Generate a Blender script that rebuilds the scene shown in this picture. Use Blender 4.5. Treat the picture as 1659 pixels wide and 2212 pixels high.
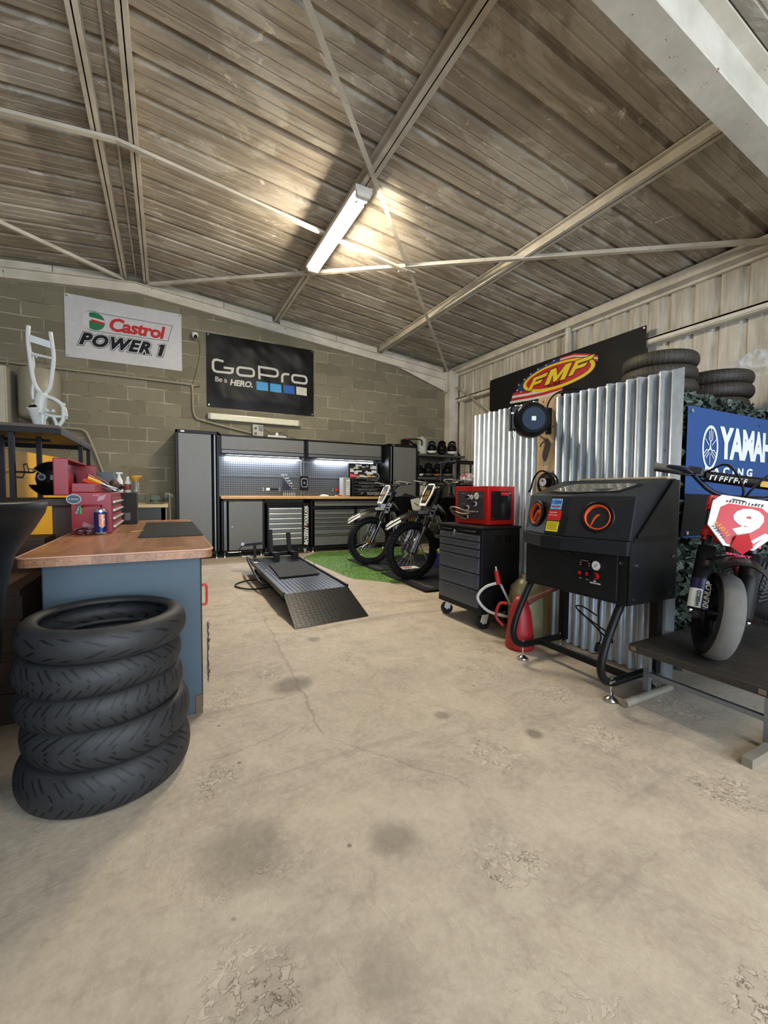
import bpy, bmesh, math, random
from math import pi, sin, cos, radians as rad
from mathutils import Matrix, Vector, noise
SC = bpy.context.scene
COL = SC.collection
for o in list(bpy.data.objects): bpy.data.objects.remove(o, do_unlink=True)
R_ = random.Random(7)

# ------------------------------------------------------------------ camera
yaw, pitch, roll = rad(27.66), rad(-2.72), rad(.447)
Fv = Vector((sin(yaw)*cos(pitch), cos(yaw)*cos(pitch), sin(pitch)))
R0 = Vector((cos(yaw), -sin(yaw), 0)); U0 = R0.cross(Fv)
Rv = R0*cos(roll)+U0*sin(roll); Uv = U0*cos(roll)-R0*sin(roll)
cam = bpy.data.cameras.new('camera'); co = bpy.data.objects.new('camera', cam); COL.objects.link(co)
cam.sensor_fit = 'VERTICAL'; cam.sensor_height = 36; cam.sensor_width = 27
cam.lens = 36*901/2212; cam.clip_start = .05; cam.clip_end = 100
co.matrix_world = Matrix(((Rv.x, Uv.x, -Fv.x, 0), (Rv.y, Uv.y, -Fv.y, 0), (Rv.z, Uv.z, -Fv.z, 1.08), (0, 0, 0, 1)))
SC.camera = co
# ------------------------------------------------------------------ world, lights, exposure
w = bpy.data.worlds.new('World'); SC.world = w; w.use_nodes = True
w.node_tree.nodes['Background'].inputs[0].default_value = (.62, .78, 1, 1)
w.node_tree.nodes['Background'].inputs[1].default_value = .6
def area(name, loc, rot, sx, sy, power, col):
    l = bpy.data.lights.new(name, 'AREA'); l.shape = 'RECTANGLE'; l.size = sx; l.size_y = sy; l.energy = power; l.color = col
    o = bpy.data.objects.new(name, l); COL.objects.link(o); o.location = loc; o.rotation_euler = rot; return o
area('door_daylight', (1.2, -3.85, 1.9), (rad(90), 0, 0), 6.5, 3.4, 370, (.74, .86, 1))        # big shed door behind the camera
area('rear_tube_light', (1.77, -1.6, 3.9), (0, 0, 0), .14, 1.5, 50, (1, .86, .70))               # second tube over the entrance
area('left_fill_light', (-4.2, 3.2, 3.6), (0, 0, 0), .14, 1.5, 40, (1, .85, .66))  # added fill light on the unseen left side, not a known fixture
LAMP_E, LED_E = 190, 125
SC.view_settings.view_transform = 'Standard'; SC.view_settings.look = 'None'
SC.view_settings.gamma = 1; SC.view_settings.use_curve_mapping = False
SC.view_settings.exposure = .42

# ------------------------------------------------------------------ materials
def lin(c):
    if isinstance(c, str):
        c = [int(c[i:i+2], 16)/255 for i in (0, 2, 4)]
        c = [x/12.92 if x < .04045 else ((x+.055)/1.055)**2.4 for x in c]
    return (c[0], c[1], c[2], 1)
class NT:
    def __init__(s, name):
        s.m = bpy.data.materials.new(name); s.m.use_nodes = True; s.t = s.m.node_tree
        s.b = s.t.nodes['Principled BSDF']; s.tc = None
    def n(s, typ, ins=None, **kw):
        x = s.t.nodes.new(typ)
        for k, v in kw.items(): setattr(x, k, v)
        for k, v in (ins or {}).items(): s.set(x.inputs[k], v)
        return x
    def set(s, sock, v):
        if isinstance(v, bpy.types.NodeSocket): s.t.links.new(v, sock)
        elif isinstance(v, bpy.types.Node): s.t.links.new(v.outputs[0], sock)
        else: sock.default_value = v
    def obj(s):
        if not s.tc: s.tc = s.n('ShaderNodeTexCoord')
        return s.tc.outputs['Object']
    def mapp(s, scale=(1, 1, 1), loc=(0, 0, 0), rot=(0, 0, 0), src=None):
        return s.n('ShaderNodeMapping', {0: src or s.obj(), 'Scale': scale, 'Location': loc, 'Rotation': rot}).outputs[0]
    def noise(s, scale, vec=None, detail=4, rough=.6, dist=0):
        return s.n('ShaderNodeTexNoise', {'Vector': vec or s.obj(), 'Scale': scale, 'Detail': detail, 'Roughness': rough, 'Distortion': dist}).outputs[0]
    def math(s, op, a, b=0, c=None):
        ins = {0: a, 1: b}
        if c is not None: ins[2] = c
        return s.n('ShaderNodeMath', ins, operation=op).outputs[0]
    def ramp(s, v, a, b):
        return s.n('ShaderNodeMapRange', {0: v, 1: a, 2: b, 3: 0., 4: 1.}).outputs[0]
    def mix(s, f, a, b, blend='MIX'):
        x = s.n('ShaderNodeMix', data_type='RGBA', blend_type=blend)
        s.set(x.inputs[0], f); s.set(x.inputs[6], a); s.set(x.inputs[7], b); return x.outputs[2]
    def out(s, col=None, rough=None, metal=None, bump=None, bstr=.3, bdist=.01):
        if col is not None: s.set(s.b.inputs['Base Color'], col)
        if rough is not None: s.set(s.b.inputs['Roughness'], rough)
        if metal is not None: s.set(s.b.inputs['Metallic'], metal)
        if bump is not None:
            bp = s.n('ShaderNodeBump', {'Height': bump, 'Strength': bstr, 'Distance': bdist}); s.set(s.b.inputs['Normal'], bp)
        return s.m
MC = {}
def M(c, rough=.5, metal=0., var=.12, vs=14., bump=0.):
    "plain surface with a slight procedural wear"
    key = (c if isinstance(c, str) else tuple(c), rough, metal, var, vs, bump)
    if key in MC: return MC[key]
    t = NT('surface_'+str(c)); c = lin(c)
    n = t.noise(vs, detail=3)
    d = [x*(1-var) for x in c[:3]]+[1]; l = [min(1, x*(1+var)+.002) for x in c[:3]]+[1]
    r = t.math('MULTIPLY_ADD', n, .16, rough-.08)
    MC[key] = t.out(t.mix(n, d, l), r, metal, n if bump else None, bump, .004)
    if max(c[:3]) < .03 and metal < .3: t.b.inputs['Specular IOR Level'].default_value = .22      # matt black powder coat and plastics
    return MC[key]
def glass(c='ffffff', rough=.05, alpha=.2):
    t = NT('clear'); m = t.out(lin(c), rough); t.b.inputs['Alpha'].default_value = alpha; return m
def emit(c, e):
    t = NT('lamp'); t.b.inputs['Emission Color'].default_value = lin(c); t.b.inputs['Emission Strength'].default_value = e
    return t.out(lin(c), .4)
BLACK = M('0a0a0b', .45); SATIN = M('131415', .4); CHROME = M('c8c8c8', .18, 1.); STEEL = M('8b8c8e', .38, .9); WHITE = M('d8d8d4', .4)
GREYP = M('666764', .42); GREYD = M('3a3c40', .42); RED = M('a5060c', .38); RUB = M('15161a', .62, 0, .25, 9, .3); YEL = M('d9a400', .5)
BLUEP = M('3c4c56', .5, 0, .18, 2.); ALU = M('b9bbbd', .3, .9); GOLD = M('c38a1c', .3, .9); PAPER = M('dcdcd6', .7); SILV = M('9aa0a6', .32, .8)
NAVY = M('141b52', .5); ORANGE = M('c4480c', .8)

def m_floor():
    t = NT('concrete_floor'); v = t.obj()
    big = t.noise(.55, detail=5, rough=.62); mid = t.noise(2.6, detail=8, rough=.72, dist=.4); fine = t.noise(42, detail=6, rough=.8); m2 = t.noise(8.5, detail=7, rough=.75, dist=.6)
    c = t.mix(t.ramp(mid, .30, .70), lin('94887a'), lin('bbae99'))
    c = t.mix(t.math('MULTIPLY', t.ramp(m2, .45, .65), .35), c, lin('c8bda9'))
    c = t.mix(t.math('MULTIPLY', t.ramp(m2, .44, .34), .25), c, lin('7c6e62'))
    c = t.mix(t.math('MULTIPLY', t.ramp(big, .48, .68), .5), c, lin('85786c'))
    c = t.mix(t.math('MULTIPLY', t.ramp(fine, .45, .75), .4), c, lin('d3c8b5'))
    # spalled prints: ragged patches with dark rims
    wv = t.n('ShaderNodeTexVoronoi', {'Vector': v, 'Scale': 2.6, 'Randomness': 1.})
    spot = t.ramp(t.math('ADD', wv.outputs['Distance'], t.math('MULTIPLY', m2, .25)), .50, .38)
    s2 = t.noise(38, detail=4, rough=.6, dist=.5)
    rim = t.math('MULTIPLY', t.math('MULTIPLY', t.ramp(t.math('ABSOLUTE', t.math('SUBTRACT', s2, .54)), .032, .006), spot), t.ramp(t.noise(5, detail=3), .44, .54))
    rag = t.math('MULTIPLY', spot, t.ramp(s2, .53, .57))
    c = t.mix(t.math('MULTIPLY', rag, .3), c, lin('d6cbb8'))
    c = t.mix(t.math('MULTIPLY', rim, .8), c, lin('5a4a3b'))
    h2 = t.ramp(t.math('ABSOLUTE', t.math('SUBTRACT', t.noise(5.2, t.mapp((1, .5, 1), (4, 2, 0), (0, 0, .7)), 7, .7, 1.5), .5)), .010, .0)
    c = t.mix(t.math('MULTIPLY', t.math('MULTIPLY', h2, t.ramp(t.noise(1.3, detail=3), .5, .62)), .45), c, lin('6b5a48'))
    # small dark spots
    sv = t.n('ShaderNodeTexVoronoi', {'Vector': v, 'Scale': 5.5, 'Randomness': 1.})
    c = t.mix(t.math('MULTIPLY', t.ramp(t.math('ADD', sv.outputs['Distance'], t.math('MULTIPLY', fine, .04)), .075, .05), .65), c, lin('4c4136'))
    # dark tyre smears
    sm = t.noise(3., t.mapp((.25, 1.5, 1), rot=(0, 0, .5)), 5, .6, .6)
    c = t.mix(t.math('MULTIPLY', t.ramp(sm, .58, .74), .45), c, lin('5a4f47'))
    # long crack, oil spots
    sep = t.n('ShaderNodeSeparateXYZ', {0: v})
    X, Y = sep.outputs[0], sep.outputs[1]
    wob = t.math('MULTIPLY', t.math('SUBTRACT', t.noise(2.2, detail=6, rough=.7), .5), .16)
    def line(x0, y0, x1, y1, wd, dark, c):
        wd, dark = wd*.75, dark*.5
        dx, dy = x1-x0, y1-y0; L = math.hypot(dx, dy); dx /= L; dy /= L
        d = t.math('ADD', t.math('ADD', t.math('MULTIPLY', X, dy), t.math('MULTIPLY', Y, -dx)), -(x0*dy-y0*dx))
        s = t.math('ADD', t.math('ADD', t.math('MULTIPLY', X, dx), t.math('MULTIPLY', Y, dy)), -(x0*dx+y0*dy))
        k = t.math('MULTIPLY', t.ramp(t.math('ABSOLUTE', t.math('ADD', d, wob)), wd, 0.), t.math('MULTIPLY', t.ramp(s, 0., .05), t.ramp(s, L, L-.05)))
        return t.mix(t.math('MULTIPLY', k, dark), c, lin('5d4b3a'))
    c = line(.75, 3.6, .60, 1.7, .012, .9, c); c = line(.55, 5.2, .75, 3.6, .01, .7, c)
    c = line(.1, 1.75, .55, 1.85, .010, .6, c); c = line(.6, 1.7, 1.0, 1.15, .01, .6, c)
    def blob(x, y, r, k, c, col='4b4037'):
        d = t.n('ShaderNodeVectorMath', {0: v, 1: (x, y, 0)}, operation='DISTANCE').outputs['Value']
        d = t.math('ADD', d, t.math('MULTIPLY', t.math('SUBTRACT', mid, .5), r*.9))
        return t.mix(t.math('MULTIPLY', t.ramp(d, r, r*.45), k), c, lin(col))
    for b in ((.61, 2.25, .13, .6), (1.17, 1.62, .05, .5), (.95, 2.9, .06, .5), (1.45, 1.3, .05, .6), (.62, 1.1, .1, .45), (1.25, 3.4, .07, .4), (.2, 1.25, .16, .35), (.42, .78, .1, .3), (1.9, 1.1, .2, .25)):
        c = blob(*b, c)
    h = t.math('ADD', t.math('MULTIPLY', mid, .5), t.math('MULTIPLY', fine, .35)); h = t.math('SUBTRACT', h, t.math('MULTIPLY', rag, .5))
    return t.out(c, t.math('MULTIPLY_ADD', mid, .25, .5), 0., h, .45, .012)
def m_block():
    t = NT('concrete_blocks'); sep = t.n('ShaderNodeSeparateXYZ', {0: t.obj()})
    wob = t.math('MULTIPLY', t.math('SUBTRACT', t.noise(6, detail=3), .5), .014)
    v = t.n('ShaderNodeCombineXYZ', {0: t.math('ADD', sep.outputs[0], .24), 1: t.math('ADD', sep.outputs[2], wob), 2: 0.})
    br = t.n('ShaderNodeTexBrick', {'Vector': v, 'Color1': lin('827d69'), 'Color2': lin('676352'), 'Mortar': lin('b9b098'), 'Scale': 1., 'Mortar Size': .008, 'Mortar Smooth': .35, 'Bias': 0., 'Brick Width': .5, 'Row Height': .206})
    n = t.noise(2.2, detail=5); f = t.noise(60, detail=4, rough=.7)
    gap = t.ramp(t.noise(3.1, detail=2), .35, .62)
    base = t.mix(t.math('MULTIPLY', gap, br.outputs['Fac']), br.outputs['Color'], lin('5b5341'))
    c = t.mix(t.math('MULTIPLY', t.ramp(n, .35, .7), .35), base, lin('574f3e'))
    c = t.mix(t.math('MULTIPLY', f, .3), c, lin('8a826c'))
    ch = t.math('MULTIPLY', t.ramp(t.noise(9, t.mapp((1, 1, 3)), 6, .8), .63, .7), .5)
    c = t.mix(ch, c, lin('b3ac98'))
    h = t.math('ADD', t.math('MULTIPLY', br.outputs['Fac'], -.7), t.math('MULTIPLY', f, .5))
    return t.out(c, .9, 0., h, .6, .008)
def m_roof():
    t = NT('flaking_roof_sheet')
    st = t.noise(3.2, t.mapp((.35, 5., 1)), 6, .62, .3); pt = t.noise(1.4, t.mapp((.8, 1.6, 1)), 6, .62, .8); f = t.noise(30, t.mapp((.3, 1, 1)), 4)
    c = t.mix(t.ramp(st, .30, .70), lin('928778'), lin('bab09f'))
    c = t.mix(t.math('MULTIPLY', t.ramp(pt, .50, .56), .65), c, lin('cfc8b9'))
    c = t.mix(t.math('MULTIPLY', t.ramp(f, .5, .8), .3), c, lin('6b5d4c'))
    fl = t.noise(3.4, t.mapp((.7, 1.3, 1), (3, 1, 0)), 8, .75, 1.)
    c = t.mix(t.ramp(fl, .615, .63), c, lin('dcd4c5'))
    bl = t.noise(.9, detail=3)
    c = t.mix(t.math('MULTIPLY', t.ramp(bl, .5, .7), .4), c, lin('6f6150'))
    return t.out(c, .75, 0., t.math('ADD', st, t.math('MULTIPLY', t.ramp(pt, .53, .57), .4)), .4, .01)
def m_beam():
    t = NT('painted_beam'); n = t.noise(3, t.mapp((1, 1, 1)), 5, .6); f = t.noise(16, detail=5, rough=.7)
    c = t.mix(t.ramp(n, .3, .7), lin('b8b0a0'), lin('dad3c4')); c = t.mix(t.ramp(f, .66, .7), c, lin('5e3a28'))
    return t.out(c, .55, 0., f, .15, .004)
def m_sheetwall():
    t = NT('white_wall_sheet'); n = t.noise(5, t.mapp((1, 3, .35)), 6, .65); g = t.noise(2, t.mapp((1, 2, 1)), 3)
    c = t.mix(t.ramp(n, .35, .7), lin('a19a8a'), lin('cfcabd')); c = t.mix(t.math('MULTIPLY', t.ramp(g, .55, .75), .4), c, lin('77694f'))
    return t.out(c, .5)
def m_galv():
    t = NT('galvanised'); n = t.noise(40, t.mapp((1, 1, .35)), 4, .7); g = t.noise(3, t.mapp((1, 1, .5)), 4)
    c = t.mix(n, lin('98a6b4'), lin('dbe6f0'))
    return t.out(c, t.math('MULTIPLY_ADD', g, .25, .34), .6, n, .15, .003)
def m_wood(a, b, along=1, plank=.0, rough=.4, name='wood'):
    t = NT(name); sc = [7., 7., 7.]; sc[along] = .7
    g = t.noise(5, t.mapp(tuple(sc)), 6, .65, 1.2)
    c = t.mix(t.ramp(g, .3, .7), lin(a), lin(b))
    if plank:
        sep = t.n('ShaderNodeSeparateXYZ', {0: t.obj()})
        v = t.n('ShaderNodeCombineXYZ', {0: sep.outputs[along], 1: sep.outputs[1-along], 2: 0.})
        br = t.n('ShaderNodeTexBrick', {'Vector': v, 'Color1': (.25, .25, .25, 1), 'Color2': (1, 1, 1, 1), 'Mortar': (.2, .2, .2, 1), 'Scale': 1., 'Mortar Size': .0008, 'Brick Width': plank*7, 'Row Height': plank})
        c = t.mix(.6, c, br.outputs['Color'], 'MULTIPLY')
    return t.out(c, rough, 0., g, .08, .002)
def m_tyre(N, slope, z1, z2, seed, ca='141517', cb='2a2b2d'):
    "worn road tyre: cut grooves slanting over the tread"
    t = NT('tyre_rubber'); sep = t.n('ShaderNodeSeparateXYZ', {0: t.obj()})
    a = t.math('MULTIPLY', t.math('ARCTAN2', sep.outputs[1], sep.outputs[0]), N/(2*pi)); z = sep.outputs[2]
    az = t.math('ABSOLUTE', z)
    zz = t.math('MULTIPLY', t.math('POWER', t.math('MULTIPLY', az, 16), 1.5), slope)
    def row(off, lo, hi, wd, mult=1):
        g = t.math('FRACT', t.math('ADD', t.math('MULTIPLY', t.math('ADD', a, zz), mult), off))
        k = t.math('LESS_THAN', g, wd)
        k = t.math('MULTIPLY', k, t.math('GREATER_THAN', az, lo)); return t.math('MULTIPLY', k, t.math('LESS_THAN', az, hi))
    k = t.math('MAXIMUM', row(.1, z1, z2, .10), row(.55, z1*.3, z1*1.4, .10)); k = t.math('MAXIMUM', k, row(.75, z1*1.5, z2*1.1, .13))
    n = t.noise(8, detail=5); f = t.noise(60, detail=3)
    c = t.mix(n, lin(ca), lin(cb)); c = t.mix(t.math('MULTIPLY', t.ramp(t.noise(5, detail=4), .6, .8), .3), c, lin('4a4640'))
    c = t.mix(k, c, lin('040405'))
    h = t.math('SUBTRACT', t.math('MULTIPLY', f, .15), k)
    return t.out(c, t.math('MULTIPLY_ADD', n, .2, .5), 0., h, .8, .006)
def m_carbon_net():
    t = NT('camouflage_cloth'); n = t.noise(2.5, detail=3)
    c = t.mix(t.ramp(n, .42, .58), lin('26332d'), lin('45544a')); return t.out(c, .75)
M_FLOOR, M_BLOCK, M_ROOF, M_BEAM, M_SHEET, M_GALV = m_floor(), m_block(), m_roof(), m_beam(), m_sheetwall(), m_galv()
M_TOP = m_wood('8f5f42', 'bd8c66', 1, .12, .32, 'veneer_top'); M_OAK = m_wood('b58a4a', 'd6ac68', 0, 0, .4, 'oak_worktop')
M_PINE = m_wood('c2a070', 'dcc094', 2, 0, .6, 'pine_plank'); M_OLD = m_wood('2d2019', '4c382b', 0, 0, .5, 'old_wood'); M_PLY = m_wood('8f7a5a', 'b39b76', 0, 0, .6, 'plywood')
M_GRIME = m_wood('25211e', '3c3731', 1, 0, .55, 'grimy_board')

# ------------------------------------------------------------------ mesh builder
class MB:
    def __init__(s, M=None): s.v = []; s.f = []; s.i = []; s.s = []; s.M = M or Matrix()
    def add(s, vs, fs, mi=0, sm=False, M=None):
        T = s.M @ M if M is not None else s.M; k = len(s.v)
        s.v += [T @ Vector(p) for p in vs]
        for f in fs: s.f.append([k+j for j in f]); s.i.append(mi); s.s.append(sm)
        return s
    def box(s, x0, x1, y0, y1, z0, z1, mi=0, M=None):
        v = [(x, y, z) for x in (x0, x1) for y in (y0, y1) for z in (z0, z1)]
        return s.add(v, [(0, 1, 3, 2), (4, 6, 7, 5), (0, 4, 5, 1), (2, 3, 7, 6), (0, 2, 6, 4), (1, 5, 7, 3)], mi, False, M)
    def cb(s, c, d, mi=0, M=None): return s.box(c[0]-d[0]/2, c[0]+d[0]/2, c[1]-d[1]/2, c[1]+d[1]/2, c[2]-d[2]/2, c[2]+d[2]/2, mi, M)
    def cyl(s, p0, p1, r0, r1=None, n=14, mi=0, caps=True):
        r1 = r0 if r1 is None else r1; p0, p1 = Vector(p0), Vector(p1); d = (p1-p0).normalized()
        u = d.orthogonal().normalized(); w = d.cross(u); v = []
        for p, r in ((p0, r0), (p1, r1)):
            for k in range(n): a = 2*pi*k/n; v.append(p+(u*cos(a)+w*sin(a))*r)
        s.add(v, [(k, (k+1) % n, n+(k+1) % n, n+k) for k in range(n)], mi, True)
        if caps: s.add(v[:n], [tuple(reversed(range(n)))], mi); s.add(v[n:], [tuple(range(n))], mi)
        return s
    def bar(s, p0, p1, w, h, mi=0, up=(0, 0, 1)):
        "rectangular bar"
        p0, p1 = Vector(p0), Vector(p1); d = (p1-p0).normalized(); u = Vector(up)
        if abs(d.dot(u)) > .98: u = Vector((0, 1, 0))
        a = d.cross(u).normalized()*w/2; b = a.cross(d).normalized()*h/2
        v = [p+x*a+y*b for p in (p0, p1) for x, y in ((-1, -1), (1, -1), (1, 1), (-1, 1))]
        return s.add(v, [(3, 2, 1, 0), (4, 5, 6, 7), (0, 1, 5, 4), (1, 2, 6, 5), (2, 3, 7, 6), (3, 0, 4, 7)], mi)
    def tube(s, pts, r, n=8, mi=0, closed=False, sub=4, rr=None):
        P = [Vector(p) for p in pts]
        if sub > 1 and len(P) > 2:
            Q = []; m = len(P)
            for i in range(m if closed else m-1):
                a, b = P[i], P[(i+1) % m]; pa = P[i-1] if (closed or i > 0) else a*2-b; nb = P[(i+2) % m] if (closed or i+2 < m) else b*2-a
                for k in range(sub):
                    t = k/sub; Q.append(.5*((2*a)+(b-pa)*t+(2*pa-5*a+4*b-nb)*t*t+(3*a-pa-3*b+nb)*t**3))
            if not closed: Q.append(P[-1])
            P = Q
        m = len(P); v = []; u = None
        for i, p in enumerate(P):
            d = (P[(i+1) % m]-P[i-1]) if closed else (P[min(i+1, m-1)]-P[max(i-1, 0)])
            d.normalize(); u = d.orthogonal().normalized() if u is None else (u-d*u.dot(d)).normalized(); w = d.cross(u)
            q = rr(i/(m-1)) if rr else r
            v += [p+(u*cos(2*pi*k/n)+w*sin(2*pi*k/n))*q for k in range(n)]
        fs = [(i*n+k, i*n+(k+1) % n, ((i+1) % m)*n+(k+1) % n, ((i+1) % m)*n+k) for i in range(m if closed else m-1) for k in range(n)]
        if not closed: fs += [tuple(reversed(range(n))), tuple(range((m-1)*n, m*n))]
        return s.add(v, fs, mi, True)
    def lathe(s, prof, n=24, mi=0, M=None, closed=False, sm=True, a0=0, a1=2*pi):
        m = len(prof); full = abs(a1-a0-2*pi) < 1e-6; nn = n if full else n+1
        v = [(r*cos(a0+(a1-a0)*k/n), r*sin(a0+(a1-a0)*k/n), z) for k in range(nn) for r, z in prof]
        fs = [(k*m+j, ((k+1) % nn)*m+j, ((k+1) % nn)*m+(j+1) % m, k*m+(j+1) % m) for k in range(n) for j in range(m if closed else m-1)]
        return s.add(v, fs, mi, sm, M)
    def prism(s, poly, t, M=None, mi=0, mi2=None):
        "polygon in the xy plane extruded over z 0..t"
        n = len(poly); v = [(x, y, 0) for x, y in poly]+[(x, y, t) for x, y in poly]
        s.add(v, [tuple(reversed(range(n))), tuple(range(n, 2*n))], mi, False, M)
        return s.add(v, [(k, (k+1) % n, n+(k+1) % n, n+k) for k in range(n)], mi if mi2 is None else mi2, False, M)
    def ell(s, c, r, n=16, m=10, mi=0, M=None, cut=None):
        T = Matrix.Translation(c) @ Matrix.Diagonal((r[0], r[1], r[2], 1))
        T = (M @ T) if M is not None else T
        lo, hi = cut or (-pi/2, pi/2)
        return s.lathe([(cos(lo+(hi-lo)*k/m), sin(lo+(hi-lo)*k/m)) for k in range(m+1)], n, mi, T)
    def grid(s, fn, nu, nv, mi=0, sm=True):
        v = [fn(i/nu, j/nv) for i in range(nu+1) for j in range(nv+1)]
        return s.add(v, [(i*(nv+1)+j, (i+1)*(nv+1)+j, (i+1)*(nv+1)+j+1, i*(nv+1)+j+1) for i in range(nu) for j in range(nv)], mi, sm)
    def stroke(s, pts, w, t, M=None, mi=0, closed=False, z=0):
        "flat ribbon letter stroke"
        P = [Vector((p[0], p[1])) for p in pts]; m = len(P); L = []; Rr = []
        for i in range(m):
            a = P[i-1] if (closed or i > 0) else P[i]*2-P[1]; b = P[(i+1) % m] if (closed or i < m-1) else P[i]*2-P[i-1]
            d1 = (P[i]-a).normalized(); d2 = (b-P[i]).normalized(); d = (d1+d2).normalized(); k = max(.35, d.dot(d1))
            nrm = Vector((-d.y, d.x))*(w/2/k); L.append(P[i]+nrm); Rr.append(P[i]-nrm)
        for i in range(m if closed else m-1):
            j = (i+1) % m; s.prism([Rr[i], Rr[j], L[j], L[i]], t, (M or Matrix()) @ Matrix.Translation((0, 0, z)), mi)
        return s
    def text(s, txt, M, size, mi=0, off=0., shear=0., sp=1., al='CENTER', ex=.0006, sx=1., z=0., fine=0):
        c = bpy.data.curves.new('t', 'FONT'); c.body = txt; c.size = size; c.offset = off; c.shear = shear; c.space_character = sp
        c.align_x = al; c.align_y = 'CENTER'; c.extrude = ex; c.resolution_u = 3
        o = bpy.data.objects.new('t', c); COL.objects.link(o); dg = bpy.context.evaluated_depsgraph_get()
        me = bpy.data.meshes.new_from_object(o.evaluated_get(dg)); bpy.data.objects.remove(o); bpy.data.curves.remove(c)
        if fine:
            bm = bmesh.new(); bm.from_mesh(me); bmesh.ops.triangulate(bm, faces=bm.faces)
            for _ in range(4):
                e = [x for x in bm.edges if x.calc_length() > fine]
                if not e: break
                bmesh.ops.subdivide_edges(bm, edges=e, cuts=1); bmesh.ops.triangulate(bm, faces=bm.faces)
            bm.to_mesh(me); bm.free()
        s.add([(v.co.x*sx, v.co.y, v.co.z+z) for v in me.vertices], [tuple(p.vertices) for p in me.polygons], mi, False, M)
        bpy.data.meshes.remove(me); return s
    def marks(s, M, w, h, n, mi=0, t=.0008, seed=1):
        "row of small print too worn or small to read"
        r = random.Random(seed*7+n); st = w/n
        for k in range(n):
            x = -w/2+st*k; a = st*r.uniform(.45, .8); top = h/2*(1 if r.random() < .6 else .55)
            s.prism([(x, -h/2), (x+a*.35, -h/2), (x+a*.45, top), (x+a*.1, top)], t, M, mi)
            if r.random() < .7: s.prism([(x, -h*.1), (x+a, -h*.12), (x+a, h*.12), (x, h*.1)], t, M, mi)
            if r.random() < .5: s.prism([(x+a*.2, h*.3), (x+a, h*.3), (x+a, h/2), (x+a*.2, h/2)], t, M, mi)
        return s
    def refine(s, L):
        me = bpy.data.meshes.new('r'); me.from_pydata([tuple(v) for v in s.v], [], s.f)
        me.polygons.foreach_set('material_index', s.i); me.polygons.foreach_set('use_smooth', s.s)
        bm = bmesh.new(); bm.from_mesh(me); bpy.data.meshes.remove(me); bmesh.ops.triangulate(bm, faces=[f for f in bm.faces if len(f.verts) > 4])
        for _ in range(6):
            e = [x for x in bm.edges if x.calc_length() > L]
            if not e: break
            bmesh.ops.subdivide_edges(bm, edges=e, cuts=1); bmesh.ops.triangulate(bm, faces=[f for f in bm.faces if len(f.verts) > 4])
        s.v = [v.co.copy() for v in bm.verts]; bm.verts.index_update(); s.f = [[v.index for v in f.verts] for f in bm.faces]
        s.i = [f.material_index for f in bm.faces]; s.s = [f.smooth for f in bm.faces]; bm.free(); return s
    def build(s, name, mats, parent=None, bev=0, fn=None):
        me = bpy.data.meshes.new(name); vs = [fn(v) for v in s.v] if fn else s.v
        me.from_pydata([tuple(v) for v in vs], [], s.f)
        for m in (mats if isinstance(mats, (list, tuple)) else [mats]): me.materials.append(m)
        me.polygons.foreach_set('material_index', s.i); me.polygons.foreach_set('use_smooth', s.s); me.validate(); me.update()
        o = bpy.data.objects.new(name, me); COL.objects.link(o)
        if parent is not None: o.parent = parent
        if bev:
            b = o.modifiers.new('bevel', 'BEVEL'); b.width = bev; b.segments = 2; b.limit_method = 'ANGLE'; b.angle_limit = rad(40)
        return o
def tag(o, label, cat, group=None, kind=None):
    o['label'] = label; o['category'] = cat
    if group: o['group'] = group
    if kind: o['kind'] = kind
    return o
def thing(name, label, cat, loc=(0, 0, 0), rz=0, group=None, rot=None):
    o = bpy.data.objects.new(name, None); COL.objects.link(o); o.location = loc; o.rotation_euler = rot or (0, 0, rz); o.empty_display_size = .1
    return tag(o, label, cat, group)
def W(o):
    "mesh builder taking world coordinates for a part of the thing o"
    T = Matrix.Translation(o.location) @ o.rotation_euler.to_matrix().to_4x4()
    return MB(T.inverted())
def struct(name, mb, mats, bev=0):
    o = mb.build(name, mats, None, bev); o['kind'] = 'structure'; return o
def dup(root, loc, rz, label, group=None):
    def cp(o, p):
        c = o.copy(); COL.objects.link(c)
        if p is not None: c.parent = p
        for ch in [x for x in bpy.data.objects if x.parent == o]: cp(ch, c)
        return c
    c = cp(root, None); c.location = loc; c.rotation_euler.z = rz; c['label'] = label
    if group: c['group'] = group
    return c
def fr(o, x, y):
    "frame whose x and y axes are the given directions"
    x = Vector(x).normalized(); y = Vector(y).normalized(); z = x.cross(y)
    return Matrix(((x.x, y.x, z.x, o[0]), (x.y, y.y, z.y, o[1]), (x.z, y.z, z.z, o[2]), (0, 0, 0, 1)))
def oval(cx, cy, rx, ry, n=40, rot=0, a0=0, a1=2*pi):
    return [(cx+rx*cos(a)*cos(rot)-ry*sin(a)*sin(rot), cy+rx*cos(a)*sin(rot)+ry*sin(a)*cos(rot)) for a in [a0+(a1-a0)*k/n for k in range(n if abs(a1-a0) > 6.28 else n+1)]]
def rrect(x0, x1, y0, y1, r, n=4):
    P = []
    for cx, cy, a in ((x1-r, y0+r, -pi/2), (x1-r, y1-r, 0), (x0+r, y1-r, pi/2), (x0+r, y0+r, pi)):
        P += [(cx+r*cos(a+pi/2*k/n), cy+r*sin(a+pi/2*k/n)) for k in range(n+1)]
    return P

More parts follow.
